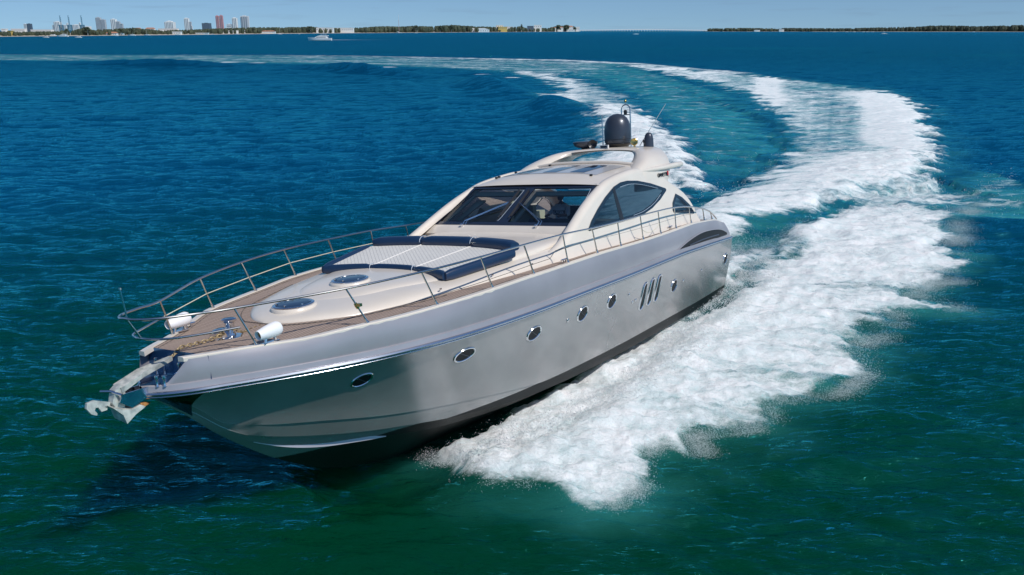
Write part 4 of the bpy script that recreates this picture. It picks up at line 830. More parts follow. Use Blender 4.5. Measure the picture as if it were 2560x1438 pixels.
# bow bollards
for (x, y, z) in ((20.72, .26, 2.26), (20.66, .36, 2.26), (20.30, .27, 2.26), (20.20, .40, 2.26), (20.25, -.40, 2.26), (20.2, -.27, 2.26), (20.72, -.2, 2.26)):
    h = .17 if z < 2.3 else .12; h = h*(1.6 if x < 20.4 else 1); MB().lathe([(.028, 0), (.02, .03), (.017, h*.6), (.035, h*.8), (.032, h), (.005, h+.01)], (x, y, z), n=14).tube([(x, y-.045, z+h*.8), (x, y+.045, z+h*.8)], .01, 6).build('bow_bollard', M['steel'], yacht, 50)
# navigation spotlights in white covers
for sg in (1, -1):
    c = Vector((19.22, sg*1.17, 2.86)); ax = Vector((.97, -.03*sg, -.10))
    o = MB().lathe([(.02, -.235), (.10, -.225), (.122, -.18), (.122, -.10), (.105, .06), (.082, .20), (.075, .215), (.066, .205), (.06, .10)], c, ax, 28).build('deck_spotlight', M['cover'], yacht, 50)
    MB().lathe([(.062, .12), (.062, .16), (.01, .165)], c, ax, 20).build('spotlight_lens', M['rust'], o)
    MB().tube([(19.3, sg*1.17, 2.68), (19.28, sg*1.17, 2.79)], .025, 8).tube([(19.08, sg*1.17, 2.68), (19.1, sg*1.17, 2.77)], .03, 8).box((19.02, sg*1.17-.04, 2.665), (19.36, sg*1.17+.04, 2.69)).build('spotlight_bracket', M['steel'], o)
# windlass
o = MB().lathe([(.17, 0), (.17, .02), (.13, .05), (.125, .14), (.15, .17), (.10, .19)], (19.22, .0, 2.63), n=28).lathe([(.10, .0), (.085, .04), (.08, .17), (.085, .22), (.125, .25), (.13, .28), (.10, .295), (.005, .30)], (19.02, -.03, 2.66), n=28).box((19.3, -.07, 2.63), (19.42, .07, 2.78)).build('windlass', M['steel'], yacht, 45)
MB().lathe([(.25, -.01), (.25, .012), (.01, .014)], (19.1, 0, 2.645), n=28).build('windlass_base', M['steelplate'], o)
def chain(path, name, par, m_, r=.028):
    P = np.array(path); d_ = np.r_[0, np.cumsum(np.linalg.norm(np.diff(P, axis=0), axis=1))]; n_ = int(d_[-1]/(r*2.0)); mb = MB()
    for i in range(n_):
        s_ = (i+.5)/n_*d_[-1]; c = np.array([np.interp(s_, d_, P[:, k]) for k in range(3)]); c2 = np.array([np.interp(min(s_+.02, d_[-1]), d_, P[:, k]) for k in range(3)]); t = c2-c; t = t/(np.linalg.norm(t)+1e-9)
        if np.linalg.norm(t) < .5: t = np.array((1, 0, 0.))
        u = np.cross(t, (0, 0, 1)); u /= np.linalg.norm(u); v = np.cross(t, u); q = (u if i % 2 else v)
        mb.tube([c+t*r*1.35*math.cos(a)+q*r*.8*math.sin(a) for a in np.linspace(0, 2*math.pi, 9)[:-1]], r*.30, 5, closed=True)
    return mb.build(name, m_, par)
chain([(20.28, 0, 2.55), (20.05, 0, 2.70), (19.6, .02, 2.69), (19.25, .12, 2.74)], 'anchor_chain', yacht, M['chain'], .034)
chain([(19.1, .14, 2.80), (18.95, .12, 2.72), (18.8, .05, 2.665), (18.6, -.02, 2.665), (18.2, .0, 2.68)], 'chain_tail', yacht, M['chain'], .026)
# anchor and bow roller
rl = MB()
for sg in (1, -1):
    A = [(20.55, sg*.10, 2.26), (21.24, sg*.12, 2.27), (21.30, sg*.12, 2.16), (21.10, sg*.11, 2.02), (20.80, sg*.10, 2.10), (20.72, sg*.10, 2.16)]
    rl.prism(A, [(a, b_+sg*.02, c) for a, b_, c in A])
rl.box((20.55, -.12, 2.10), (21.1, .12, 2.13)); rl.tube([(21.2, -.12, 2.18), (21.2, .12, 2.18)], .045, 12)
rl = rl.build('anchor_roller', M['steelplate'], yacht, 20)
MB().tube([(21.26, .16, 2.27), (21.33, -.0, 2.33), (21.40, -.16, 2.33)], .022, 8).build('roller_guard', M['steel'], rl)
A = [(20.22, .025, 2.55), (20.22, -.025, 2.55), (21.14, -.085, 2.44), (21.24, -.085, 2.36), (21.22, .085, 2.30), (21.10, .085, 2.40)]
an = MB().prism([(20.24, .03, 2.60), (20.24, -.05, 2.60), (20.8, -.09, 2.53), (21.22, -.10, 2.40), (21.22, .10, 2.36), (20.8, .07, 2.49)], [(20.24, .03, 2.53), (20.24, -.05, 2.53), (20.8, -.08, 2.44), (21.2, -.09, 2.29), (21.2, .08, 2.27), (20.8, .06, 2.41)])
an = an.build('anchor', M['galv'], yacht, 20)
MB().prism([(21.20, -.09, 2.40), (21.30, -.08, 2.34), (21.36, -.06, 2.16), (21.30, -.05, 2.02), (21.18, -.05, 2.02), (21.14, -.08, 2.25)], [(21.20, .07, 2.40), (21.30, .07, 2.34), (21.36, .05, 2.16), (21.30, .05, 2.02), (21.18, .05, 2.02), (21.14, .07, 2.25)]).build('anchor_crown', M['galv'], an, 20)
fl = [(21.42, 2.13), (21.28, 1.98), (21.24, 1.83), (21.08, 1.93), (20.90, 2.0), (20.96, 2.04), (21.12, 2.02), (21.26, 2.06)]
MB().prism([(x, -.16, z+.03) for x, z in fl], [(x, .16, z-.02) for x, z in fl]).build('anchor_fluke', M['galv'], an, 20)
MB().prism([(20.96, -.10, 2.05), (20.90, -.07, 2.0), (20.74, 0, 1.985), (20.94, 0.02, 2.06)], [(20.96, .12, 2.04), (20.90, .12, 1.97), (20.72, .03, 1.97), (20.94, .10, 2.05)]).build('anchor_tip', M['rust'], an, 20)
hk = [(21.36, 2.17), (21.60, 2.27), (21.72, 2.26), (21.74, 2.18), (21.68, 2.08), (21.60, 2.035), (21.585, 2.06), (21.62, 2.12), (21.60, 2.155), (21.56, 2.15), (21.52, 2.07), (21.43, 2.07), (21.42, 2.10), (21.47, 2.13), (21.38, 2.12)]
MB().prism([(x, -.05, z) for x, z in hk], [(x, .0, z) for x, z in hk]).build('anchor_hook', M['galv'], an, 20)
# ---- interior
itr = MB().box((3.6, -2.2, 2.35), (10.3, 2.2, 2.40)).build('cabin_floor', M['dark'], yacht, 0)
ds = MB().prism([(10.28, -2.0, 2.4), (10.28, -2.0, 3.42), (9.6, -2.0, 3.40), (9.35, -2.0, 3.2), (9.35, -2.0, 2.4)], [(10.28, 2.0, 2.4), (10.28, 2.0, 3.42), (9.6, 2.0, 3.40), (9.35, 2.0, 3.2), (9.35, 2.0, 2.4)]).build('dashboard', M['frame'], yacht, 20)
MB().prism([(9.75, .35, 3.40), (9.55, .3, 3.56), (9.4, .3, 3.4)], [(9.75, 1.5, 3.40), (9.55, 1.5, 3.56), (9.4, 1.5, 3.4)]).build('instrument_hood', M['black'], ds, 20)
MB().tube([(9.30+.10*math.sin(a), .78+.22*math.cos(a), 3.36+.20*math.sin(a)) for a in np.linspace(0, 2*math.pi, 24)[:-1]], .016, 6, closed=True).tube([(9.35, .78, 3.3), (9.3, .78, 3.36)], .02, 6).build('steering_wheel', M['black'], ds)
for y in (.70, -.9):
    st = MB().box((7.9, y-.35, 2.7), (8.5, y+.35, 3.08)).build('helm_seat', M['trim'] if y < 0 else M['frame'], yacht, 0)
    MB().box((7.75, y-.33, 3.0), (7.92, y+.33, 3.72)).build('seat_back', M['trim'] if y < 0 else M['frame'], st, 0)
    MB().box((8.1, y-.1, 2.4), (8.3, y+.1, 2.7)).build('seat_pedestal', M['steel'], st, 0)
MB().box((5.2, -2.0, 2.4), (7.2, -1.3, 2.85)).box((5.2, -2.05, 2.85), (7.2, -1.8, 3.3)).build('saloon_sofa', M['trim'], yacht, 0)
# ---- the person at the helm
def person():
    root = empty('person', 'person at the helm behind the windscreen in a dark cap and pale shirt', 'person')
    root.matrix_world = yacht.matrix_world @ Matrix.Translation((8.55, .70, 3.22))
    J = {'pelvis': (0, 0, .05, .15), 'belly': (.02, 0, .22, .145), 'chest': (.0, 0, .42, .165), 'upch': (-.02, 0, .54, .14), 'neck': (.0, 0, .64, .058), 'nk2': (.015, 0, .70, .055),
         'shL': (-.01, .19, .535, .075), 'elL': (.16, .30, .34, .05), 'wrL': (.40, .20, .34, .032), 'shR': (-.01, -.19, .535, .075), 'elR': (.16, -.30, .34, .05), 'wrR': (.40, -.20, .34, .032),
         'hpL': (.06, .1, .0, .11), 'knL': (.48, .14, .02, .075), 'anL': (.50, .14, -.42, .05), 'toL': (.66, .15, -.50, .04), 'hpR': (.06, -.1, .0, .11), 'knR': (.48, -.14, .02, .075), 'anR': (.50, -.14, -.42, .05), 'toR': (.66, -.15, -.50, .04)}
    E_ = [('pelvis', 'belly'), ('belly', 'chest'), ('chest', 'upch'), ('upch', 'neck'), ('neck', 'nk2'), ('upch', 'shL'), ('shL', 'elL'), ('elL', 'wrL'), ('upch', 'shR'), ('shR', 'elR'), ('elR', 'wrR'), ('pelvis', 'hpL'), ('hpL', 'knL'), ('knL', 'anL'), ('anL', 'toL'), ('pelvis', 'hpR'), ('hpR', 'knR'), ('knR', 'anR'), ('anR', 'toR')]
    for s, y in (('L', 1), ('R', -1)):
        J['pm'+s] = (.46, y*.19, .345, .030); E_.append(('wr'+s, 'pm'+s))
        for k in range(4):
            J['f%s%d' % (s, k)] = (.50, y*(.165+.018*k), .36, .010); J['g%s%d' % (s, k)] = (.52+.003*k, y*(.16+.018*k), .325, .009); J['h%s%d' % (s, k)] = (.495, y*(.16+.018*k), .305, .008)
            E_ += [('pm'+s, 'f%s%d' % (s, k)), ('f%s%d' % (s, k), 'g%s%d' % (s, k)), ('g%s%d' % (s, k), 'h%s%d' % (s, k))]
        J['t'+s] = (.475, y*.155, .33, .011); J['u'+s] = (.50, y*.145, .315, .009); E_ += [('pm'+s, 't'+s), ('t'+s, 'u'+s)]
    keys = list(J); me = bpy.data.meshes.new('body'); me.from_pydata([J[k][:3] for k in keys], [(keys.index(a), keys.index(b_)) for a, b_ in E_], [])
    o = bpy.data.objects.new('body', me); COL.objects.link(o); o.parent = root
    o.modifiers.new('Skin', 'SKIN')
    for i, k in enumerate(keys):
        me.skin_vertices[0].data[i].radius = (J[k][3], J[k][3]*(1.25 if k in ('chest', 'belly', 'upch') else 1)); me.skin_vertices[0].data[i].use_root = (k == 'pelvis')
    sb = o.modifiers.new('Sub', 'SUBSURF'); sb.levels = 2; sb.render_levels = 2
    bpy.context.view_layer.update(); me2 = bpy.data.meshes.new_from_object(o.evaluated_get(bpy.context.evaluated_depsgraph_get())); o.modifiers.clear(); o.data = me2
    for m_ in (M['shirt'], M['skin'], M['frame']): me2.materials.append(m_)
    for p in me2.polygons:
        c = p.center; p.material_index = 2 if c.z < .12 and abs(c.y) < .28 else (1 if (c.z > .615 or c.x > .24) and c.z > .12 else 0); p.use_smooth = True
    hd = MB(); rings = []
    for i, (z, rx, ry, cx) in enumerate([(.70, .035, .035, .02), (.715, .06, .05, .035), (.735, .085, .062, .035), (.765, .095, .07, .028), (.80, .10, .075, .022), (.835, .103, .078, .016), (.87, .1, .077, .01), (.905, .085, .067, .006), (.93, .055, .045, .003), (.94, .02, .018, 0)]):
        rings.append([(cx+rx*math.cos(a)+(.018 if abs(a) < .15 and .77 < z < .81 else 0), ry*math.sin(a), z) for a in np.linspace(-math.pi, math.pi, 25)[:-1]])
    hd.loft(rings, closed=True, cap=True); h = hd.build('head', M['skin'], o, 80)
    for s in (-1, 1):
        MB().lathe([(.008, 0), (.013, .004), (.008, .010)], (.108, s*.03, .822), (1, 0, 0), 10).build('eye', M['black'], h)
        MB().lathe([(.02, 0), (.028, .006), (.015, .012)], (.0, s*.075, .80), (0, s, 0), 10).build('ear', M['skin'], h)
    MB().prism([(.112, -.012, .79), (.112, .012, .79), (.118, 0, .825)], [(.14, -.01, .787), (.14, .01, .787), (.122, 0, .825)]).build('nose', M['skin'], h)
    MB().box((.117, -.024, .752), (.123, .024, .758)).build('mouth', M['rust'], h)
    MB().lathe([(.11, 0), (.112, .03), (.10, .07), (.06, .10), (.005, .11)], (.008, 0, .845), n=24).prism([(.09, -.06, .85), (.09, .06, .85), (.20, .035, .845), (.20, -.035, .845)], [(.09, -.06, .86), (.09, .06, .86), (.2, .035, .853), (.2, -.035, .853)]).build('cap', M['frame'], o, 50)
    bd = MB(); rings = []
    for z in (.345, .40, .455): rings.append([(.0+.235*math.cos(a)*.93, .27*math.sin(a)*.9, z) for a in np.linspace(-.85, .85, 14)])
    bd.loft(rings); bd.build('chest_band', M['black'], o, 60)
    text("HILFIGER", 'chest_lettering', M['cover'], o, Matrix(((0, 0, 1, .226), (1, 0, 0, 0), (0, 1, 0, .40), (0, 0, 0, 1))), .095, .002, .002)
    return root
person()

# ================================================================== FAR SHORE (real distances, metres)
PH = 16.7507*math.pi/180; FF = 2136.36
def gp(px, py):  # point of the sea surface seen at a pixel of the photograph
    a = (px-1280)/FF; b_ = (719-py)/FF; d = Vector((a, math.cos(PH)+b_*math.sin(PH), -math.sin(PH)+b_*math.cos(PH))); k = -CAMH/d.z; return d*k
def at(px, Y, py=None):
    a = (px-1280)/FF
    if py is None: return a*Y/math.cos(PH)*1.0
    b_ = (719-py)/FF; d = Vector((a, math.cos(PH)+b_*math.sin(PH), -math.sin(PH)+b_*math.cos(PH))); k = Y/d.y; return d.x*k, CAMH+d.z*k
M['sand'] = mat('sand', (.42, .38, .31), .9)
M['leaf'] = vary(mat('far_foliage', (.045, .065, .04), .8), (.022, .038, .022), (.075, .09, .05), .06, 4)
M['leafd'] = vary(mat('far_mangrove', (.03, .045, .03), .8), (.016, .03, .02), (.045, .06, .035), .03, 4)
M['bw'] = mat('tower_white', (.80, .79, .76), .6); M['bg'] = mat('tower_grey', (.48, .50, .52), .5); M['bd'] = mat('tower_slate', (.10, .13, .17), .4)
M['bp'] = mat('tower_pink', (.58, .27, .27), .6); M['by'] = mat('wall_yellow', (.60, .45, .14), .7); M['roofr'] = mat('roof_terracotta', (.42, .20, .12), .7)
M['crane'] = mat('crane_blue', (.10, .22, .30), .6); M['pane'] = mat('far_window', (.16, .20, .24), .3); M['boatw'] = mat('boat_white', (.85, .85, .84), .35)
# land strips
def land(pts, back, name):
    A = [gp(*p) for p in pts]; B_ = [Vector((q.x*back, q.y*back, 0)) for q in A]; rings = [[(q.x, q.y, -.4) for q in A], [(q.x*1.004, q.y*1.004, .5) for q in A], [(q.x*1.03, q.y*1.03, 1.2) for q in A], [(q.x, q.y, 1.4) for q in B_]]
    o = MB().loft(rings).build(name, M['sand'], None, 0); return tag(o, None, None, None, 'structure')
SH = [(-260, 93.5), (0, 92), (150, 90.5), (300, 89), (500, 87), (700, 84.6), (860, 83.2), (1000, 82.2), (1150, 81.2), (1240, 80.4), (1350, 79.8), (1447, 79.2)]
SR = [(1768, 79.1), (1900, 79.2), (2030, 79.4), (2200, 79.5), (2400, 79.6), (2560, 79.8), (2700, 80)]
land(SH, 1.9, 'shore_land'); land(SR, 1.25, 'island_land')
land([(2030, 79.45), (2700, 80.0)], 1.2, 'mangrove_land')
def shore_y(px, T):
    return float(np.interp(px, [p[0] for p in T], [p[1] for p in T]))
def blob(mb, c, rx, rz, seed):
    r_ = random.Random(seed); n = 7; rings = []
    for i, (z, q) in enumerate([(-1, .35), (-.55, .9), (0, 1), (.5, .8), (.85, .45), (1, .1)]):
        rings.append([(c[0]+rx*q*math.cos(a)*(.75+.5*r_.random()), c[1]+rx*q*math.sin(a)*(.75+.5*r_.random()), c[2]+rz*z*(.85+.3*r_.random())) for a in [2*math.pi*k/n+r_.random()*.4 for k in range(n)]])
    mb.loft(rings, closed=True, cap=True)
def treeline(name, x0, x1, T, top, n, label, mt, dep=(1.01, 1.12), seed=1):
    mb = MB(); r_ = random.Random(seed)
    for i in range(n):
        px = x0+(x1-x0)*r_.random(); sy = shore_y(px, T); g = gp(px, sy); k = dep[0]+(dep[1]-dep[0])*r_.random(); Y = g.y*k; tp = top(px)+r_.random()**1.5*4.0
        if tp > sy-1: continue
        X, zt = at(px, Y, tp); zt = max(zt, 3); w_ = max(zt*.32, Y*.0013)*(.6+.8*r_.random())
        blob(mb, (X, Y, zt*.5), w_, zt*.52, i+seed*1000)
        if r_.random() < .8: blob(mb, (X+w_*(r_.random()-.5)*1.4, Y, zt*.78), w_*.6, zt*.25, i+seed*1000+7)
    o = mb.build(name, mt, None, 0, recalc=False); return tag(o, label, 'trees', None, 'stuff')
tl = lambda pts: (lambda px: float(np.interp(px, [p[0] for p in pts], [p[1] for p in pts])))
treeline('tree_line', -80, 330, SH, tl([(-80, 79), (60, 79.5), (150, 78), (165, 73), (175, 78), (215, 69), (232, 75), (300, 72), (330, 70)]), 360, 'low palms and trees behind the beach at the left end of the shore', M['leaf'], (1.01, 1.10), 1)
treeline('tree_line', 330, 800, SH, tl([(330, 70), (400, 76), (480, 74), (560, 71), (640, 68.5), (700, 69), (760, 68), (775, 66), (800, 70)]), 620, 'wooded shore below the hotel towers', M['leaf'], (1.02, 1.35), 2)
treeline('tree_line', 800, 1245, SH, tl([(800, 71), (870, 70), (900, 69), (960, 66), (1000, 67), (1040, 64.5), (1070, 67), (1100, 65), (1130, 63), (1180, 66), (1245, 68)]), 620, 'dense pine wood along the middle of the shore', M['leaf'], (1.01, 1.2), 3)
treeline('tree_line', 1245, 1450, SH, tl([(1245, 72), (1300, 66), (1320, 71), (1370, 70), (1400, 64), (1430, 66), (1450, 76)]), 160, 'green headland with villas at the end of the shore', M['leaf'], (1.01, 1.06), 4)
treeline('tree_line', 1762, 1960, SR, tl([(1762, 76), (1775, 71), (1860, 70), (1930, 71), (1960, 73)]), 260, 'low wooded island just right of the bridge', M['leaf'], (1.003, 1.08), 5)
treeline('tree_line', 1955, 2640, SR, tl([(1955, 70), (2100, 71), (2200, 69), (2290, 67), (2340, 64), (2400, 65), (2450, 66), (2560, 63), (2640, 63)]), 900, 'dark mangrove wood on the right horizon', M['leafd'], (1.003, 1.10), 6)
# individual taller trees
def tree(px, top, wpx, label, T=SH, k=1.008):
    sy = shore_y(px, T); g = gp(px, sy); Y = g.y*k; X, zt = at(px, Y, top); w_ = wpx/2*Y/FF
    r_ = random.Random(int(px)); root = empty('tree', label, 'tree', (X, Y, 0), 'taller trees along the far shore')
    MB().tube([(0, 0, 0), (w_*.08, 0, zt*.45), (0, 0, zt*.8)], [zt*.03, zt*.022, zt*.01], 6).tube([(w_*.06, 0, zt*.4), (w_*.5, 0, zt*.68)], [zt*.015, zt*.006], 5).tube([(0, 0, zt*.35), (-w_*.5, 0, zt*.6)], [zt*.015, zt*.006], 5).build('trunk', M['bg'], root)
    mb = MB()
    for i in range(34):
        a = r_.random()*6.283; q = r_.random()**.5; h = .38+.6*r_.random(); rr = q*(1.05-abs(h-.62)*1.3); blob(mb, (w_*rr*math.cos(a), w_*rr*math.sin(a), zt*h*.97), w_*.26*(.5+r_.random()), zt*.075*(.6+r_.random()), int(px)*50+i)
    mb.build('crown', M['leaf'], root, 0, recalc=False)
for a in ((166, 72, 9, 'small tree below the white port tower'), (217, 68, 16, 'broad tree just right of the last port crane'), (302, 71, 13, 'round tree right of the twin grey towers'), (329, 69, 12, 'dark tree at the left of the pink hotel'),
          (776, 66.5, 15, 'round tree left of the long white institute building'), (1042, 63.5, 10, 'tall pine near the radio mast'), (1100, 64.5, 12, 'bushy pine in the middle of the wood'), (1128, 62, 14, 'tall pine left of the white marquee'),
          (1203, 73, 15, 'low dark tree in front of the white marquee'), (1304, 60.5, 5, 'slender tree left of the blue flat roofed house'), (1396, 63, 16, 'wide tree between the villas'), (1416, 62, 14, 'tree above the last villas of the headland'), (1436, 66, 9, 'outermost tree of the headland')): tree(*a)
# towers
def block(root, x0, x1, yt, yb, Y, m_, name='wall', depth=.8, win='h', nwin=6, z0=None):
    yo = Y-root.location.y
    X0, zt = at(x0, Y, yt); X1, _ = at(x1, Y, yt); zb_ = 0 if z0 is None else z0; w_ = X1-X0; dp = w_*depth
    cx = root.location.x; o = MB().box((X0-cx, yo, zb_), (X1-cx, yo+dp, zt)).box((X0-cx+w_*.3, yo+dp*.2, zt), (X1-cx-w_*.3, yo+dp*.6, zt*1.04)).build(name, m_, root, 0)
    mb = MB()
    if win == 'h':
        n = max(3, int(nwin))
        for k in range(n): z = zb_+(zt-zb_)*(k+.35)/n; mb.box((X0-cx+w_*.12, yo-.6, z), (X1-cx-w_*.12, yo, z+(zt-zb_)/n*.30))
    else:
        for k in range(int(nwin)): x = X0-cx+w_*(k+.3)/nwin; mb.box((x, yo-.6, zb_+(zt-zb_)*.05), (x+w_/nwin*.30, yo, zt*.96))
    mb.build('window_band', M['pane'], o, 0); return o
def tower(name, label, x0, x1, yt, Y, m_, win='h', nw=10, extra=None, cat='tower', group=None):
    X0, zt = at(x0, Y, yt); X1, _ = at(x1, Y, yt); r_ = empty(name, label, cat, ((X0+X1)/2, Y, 0), group); block(r_, x0, x1, yt, 76, Y, m_, win=win, nwin=nw)
    for e in (extra or []): block(r_, *e[:3], 76, Y+4, e[3], win=e[4], nwin=e[5])
    return r_
Yt = 4600
tower('apartment_tower', 'small white tower at the far left of the skyline, joined to a blue grey one', 58, 65.5, 60, Yt, M['bw'], 'h', 9)
tower('apartment_tower', 'small blue grey tower at the far left of the skyline', 66, 76, 59.5, Yt, M['bd'], 'h', 9)
tower('apartment_tower', 'stepped white tower left of the first port crane', 133, 148, 54.5, Yt, M['bw'], 'v', 4, [(130, 133.5, 63, M['bw'], 'h', 6), (147.5, 152, 66, M['bw'], 'h', 6)])
tower('apartment_tower', 'low white tower between the first and second port cranes', 153, 166, 63, Yt, M['bw'], 'h', 6, [(165.5, 169, 58, M['bw'], 'h', 7)])
tower('apartment_tower', 'white tower with a thin slab between the second and third port cranes', 179, 196, 62, Yt, M['bw'], 'v', 5, [(196.5, 200, 57, M['bw'], 'h', 8)])
tower('apartment_block', 'low white block right of the third port crane', 205, 222, 66, Yt, M['bw'], 'h', 4)
tower('apartment_tower', 'tall grey tower, left one of the slim pair right of the cranes', 237.5, 249, 44, Yt, M['bg'], 'v', 4)
tower('apartment_tower', 'grey tower, right and lower one of the slim pair right of the cranes', 250.5, 261, 49, Yt, M['bg'], 'v', 4)
tower('apartment_tower', 'white capped tower, tallest of the group of three', 275, 287.5, 48, Yt, M['bw'], 'v', 3)
tower('apartment_tower', 'middle tower of the group of three, grey and white', 288.5, 298, 54, Yt, M['bg'], 'v', 3)
tower('apartment_tower', 'lowest tower of the group of three', 299, 306, 59.5, Yt, M['bg'], 'h', 6)
tower('hotel_tower', 'wide cream hotel block with stepped top standing alone', 410, 432, 55, Yt, M['bw'], 'v', 6, [(414, 428, 53, M['bw'], 'v', 4)])
tower('hotel_tower', 'tall rounded white tower with a dark side right of the cream hotel', 459, 470, 46, Yt, M['bw'], 'v', 3, [(470, 477, 54.5, M['bg'], 'v', 2), (477.2, 480.5, 65, M['bw'], 'h', 5)])
tower('office_block', 'dark slate office block with a flat top', 504, 523, 58, Yt, M['bd'], 'v', 6)
tower('hotel_tower', 'tall pink and red tower with twin fins', 538, 545.5, 40, Yt, M['bp'], 'v', 2, [(545.5, 548, 47, M['bg'], 'h', 8), (548, 555.5, 39, M['bp'], 'v', 2)])
tower('hotel_tower', 'white stepped tower just right of the pink tower', 579, 590.5, 45, Yt, M['bw'], 'v', 3, [(565, 579, 60.5, M['bw'], 'h', 5)])
tower('hotel_tower', 'grey tower with an overhanging white top, furthest right', 602, 617.5, 41, Yt, M['bg'], 'v', 3, [(600, 618, 40.4, M['bw'], 'h', 12)])
# cranes
for i, x in enumerate((149, 170, 202)):
    X, zt = at(x, 4300, 38); r_ = empty('port_crane', ['blue port crane furthest left, boom raised', 'blue port crane in the middle of the three', 'blue port crane furthest right, beside the low white block'][i], 'crane', (X, 4300, 0), 'port cranes with raised booms')
    MB().box((-2.5, -1, 0), (-1.3, 1, zt*.98)).box((1.3, -1, 0), (2.5, 1, zt*.9)).build('boom', M['crane'], r_, 0)
    mb = MB()
    for k in range(9): z = zt*(k+.5)/9.5; mb.tube([(-2.2, 0, z), (2.2, 0, z+zt/10)], .55, 4)
    mb.box((-14, -3, 30), (10, 3, 34)).build('lattice', M['crane'], r_, 0); MB().box((-9, -6, 0), (-7, 6, 32)).box((7, -6, 0), (9, 6, 32)).build('leg_frame', M['crane'], r_, 0)
# low buildings on the shore
def house(label, x0, x1, yt, yb, mk=1.02, m_=None, roofm=None, name='shore_building', gable=False, cat='building', nw=7, T=SH):
    xm = (x0+x1)/2; g = gp(xm, shore_y(xm, T)); Y = g.y*mk; X0, zt = at(x0, Y, yt); X1, zb_ = at(x1, Y, yb); zb_ = max(0, zb_-2); cx = (X0+X1)/2; h = zt-zb_; w_ = X1-X0
    r_ = empty(name, label, cat, (cx, Y, zb_)); r_.location.z = zb_; dp = max(w_*.3, 8)
    wt = h*(.62 if gable or roofm else .92)
    o = MB().box((-w_/2, 0, -zb_-.5), (w_/2, dp, wt)).build('wall', m_ or M['bw'], r_, 0)
    if gable: MB().prism([(-w_/2, -.5, wt), (-w_*.30, -.5, h), (w_*.30, -.5, h*1.0), (w_/2, -.5, wt)], [(-w_/2, dp, wt), (-w_*.30, dp, h), (w_*.30, dp, h), (w_/2, dp, wt)]).build('roof', roofm or M['bw'], r_, 0)
    elif roofm: MB().prism([(-w_/2-.5, -.8, wt), (-w_*.36, dp/2, h), (w_*.36, dp/2, h), (w_/2+.5, -.8, wt)], [(-w_/2-.5, dp, wt), (-w_*.36, dp/2+.2, h), (w_*.36, dp/2+.2, h), (w_/2+.5, dp, wt)]).build('roof', roofm, r_, 0)
    else: MB().box((-w_/2-.5, -.6, wt), (w_/2+.5, dp+.6, h)).build('roof', m_ or M['bw'], r_, 0)
    for k in range(nw): x = -w_/2+w_*(k+.3)/nw; MB().box((x, -.3, wt*.4), (x+w_/nw*.32, 0.0, wt*.7)).build('window', M['pane'], o, 0, recalc=False)
house('white domed building at the left edge of the shore', 2, 15, 72, 83, 1.3); house('yellowish low house near the left edge', 18, 28, 77, 84, 1.03, M['by'])
house('long pale apartment row behind the trees at the far left', 27, 62, 72, 80, 1.6, nw=14); house('low white row left of the stepped tower', 76, 128, 74, 80, 1.6, nw=16)
house('white house with several gables by the beach', 264, 291, 79.5, 86, 1.01, None, M['roofr'], nw=6); house('small white beach house right of the gabled one', 292, 306, 82.5, 87, 1.01, nw=4)
house('pink roofed hotel behind the trees', 336, 351, 69.5, 75, 1.5, M['bw'], M['roofr']); house('pink hotel wing right of the first', 363, 386, 69, 75, 1.5, M['bw'], M['roofr'])
house('long flat white terrace behind the trees', 395, 442, 71.5, 75, 1.5, nw=16); house('low white boat house by the water', 430, 452, 79, 85, 1.015, nw=5)
house('long white arcade, left of two along the wooded shore', 474, 586, 76, 80.5, 1.12, nw=30); house('long white arcade, right of two along the wooded shore', 606, 687, 75.5, 79.5, 1.12, nw=22)
house('cream cabins on the beach below the arcade', 488, 520, 82, 85, 1.01, M['bw'], nw=8); house('low white house with terracotta roof left of the mast boats', 652, 687, 76.5, 80.5, 1.02, None, M['roofr'], nw=9)
house('white flat roofed institute building, left half', 790, 833, 69, 77.5, 1.03, nw=8); house('white flat roofed institute building, right half', 838, 883, 69.5, 77.5, 1.03, nw=9)
house('white marquee with a broad sloping roof', 1165, 1223, 70.5, 79.6, 1.01, M['boatw'], M['boatw'], 'marquee', True, nw=10)
house('white villa above the yellow one', 1240, 1258, 63, 68, 1.03, nw=4); house('yellow villa with a curved front', 1243, 1268, 67, 73, 1.02, M['by'], nw=5); house('low white villa right of the yellow one', 1266, 1283, 66.5, 72, 1.03, nw=4)
house('blue grey flat roofed house', 1318, 1334, 65, 70, 1.02, M['bd'], nw=4); house('pale grey two storey house', 1335, 1354, 62.5, 70, 1.02, M['bw'], nw=4)
house('small white villa on the left of the headland group', 1375, 1390, 68, 73, 1.02, None, M['roofr'], nw=3); house('white villa with terracotta roof in the headland group', 1394, 1408, 67, 72, 1.01, None, M['roofr'], nw=3)
house('white villa near the tip of the headland', 1415, 1433, 64.5, 71, 1.01, None, M['roofr'], nw=4); house('last tall white villa at the tip of the headland', 1440, 1449, 67, 77, 1.005, nw=3); house('low white terrace at the foot of the headland', 1405, 1438, 74, 78, 1.003, nw=8)
house('pale houses on the low island right of the bridge', 1886, 1900, 75, 78.6, 1.002, T=SR); house('white house at the end of the low island', 1948, 1960, 73.5, 78.6, 1.002, T=SR)
# radio mast
X, zt = at(996, 2600, 36); r_ = empty('radio_mast', 'thin red and white radio mast above the pine wood', 'mast', (X, 2600, 0)); MB().tube([(0, 0, 0), (0, 0, zt*.7)], [.55, .4], 4).build('lower_section', M['bp'], r_); MB().tube([(0, 0, zt*.7), (0, 0, zt)], [.4, .2], 4).build('upper_section', M['bw'], r_)
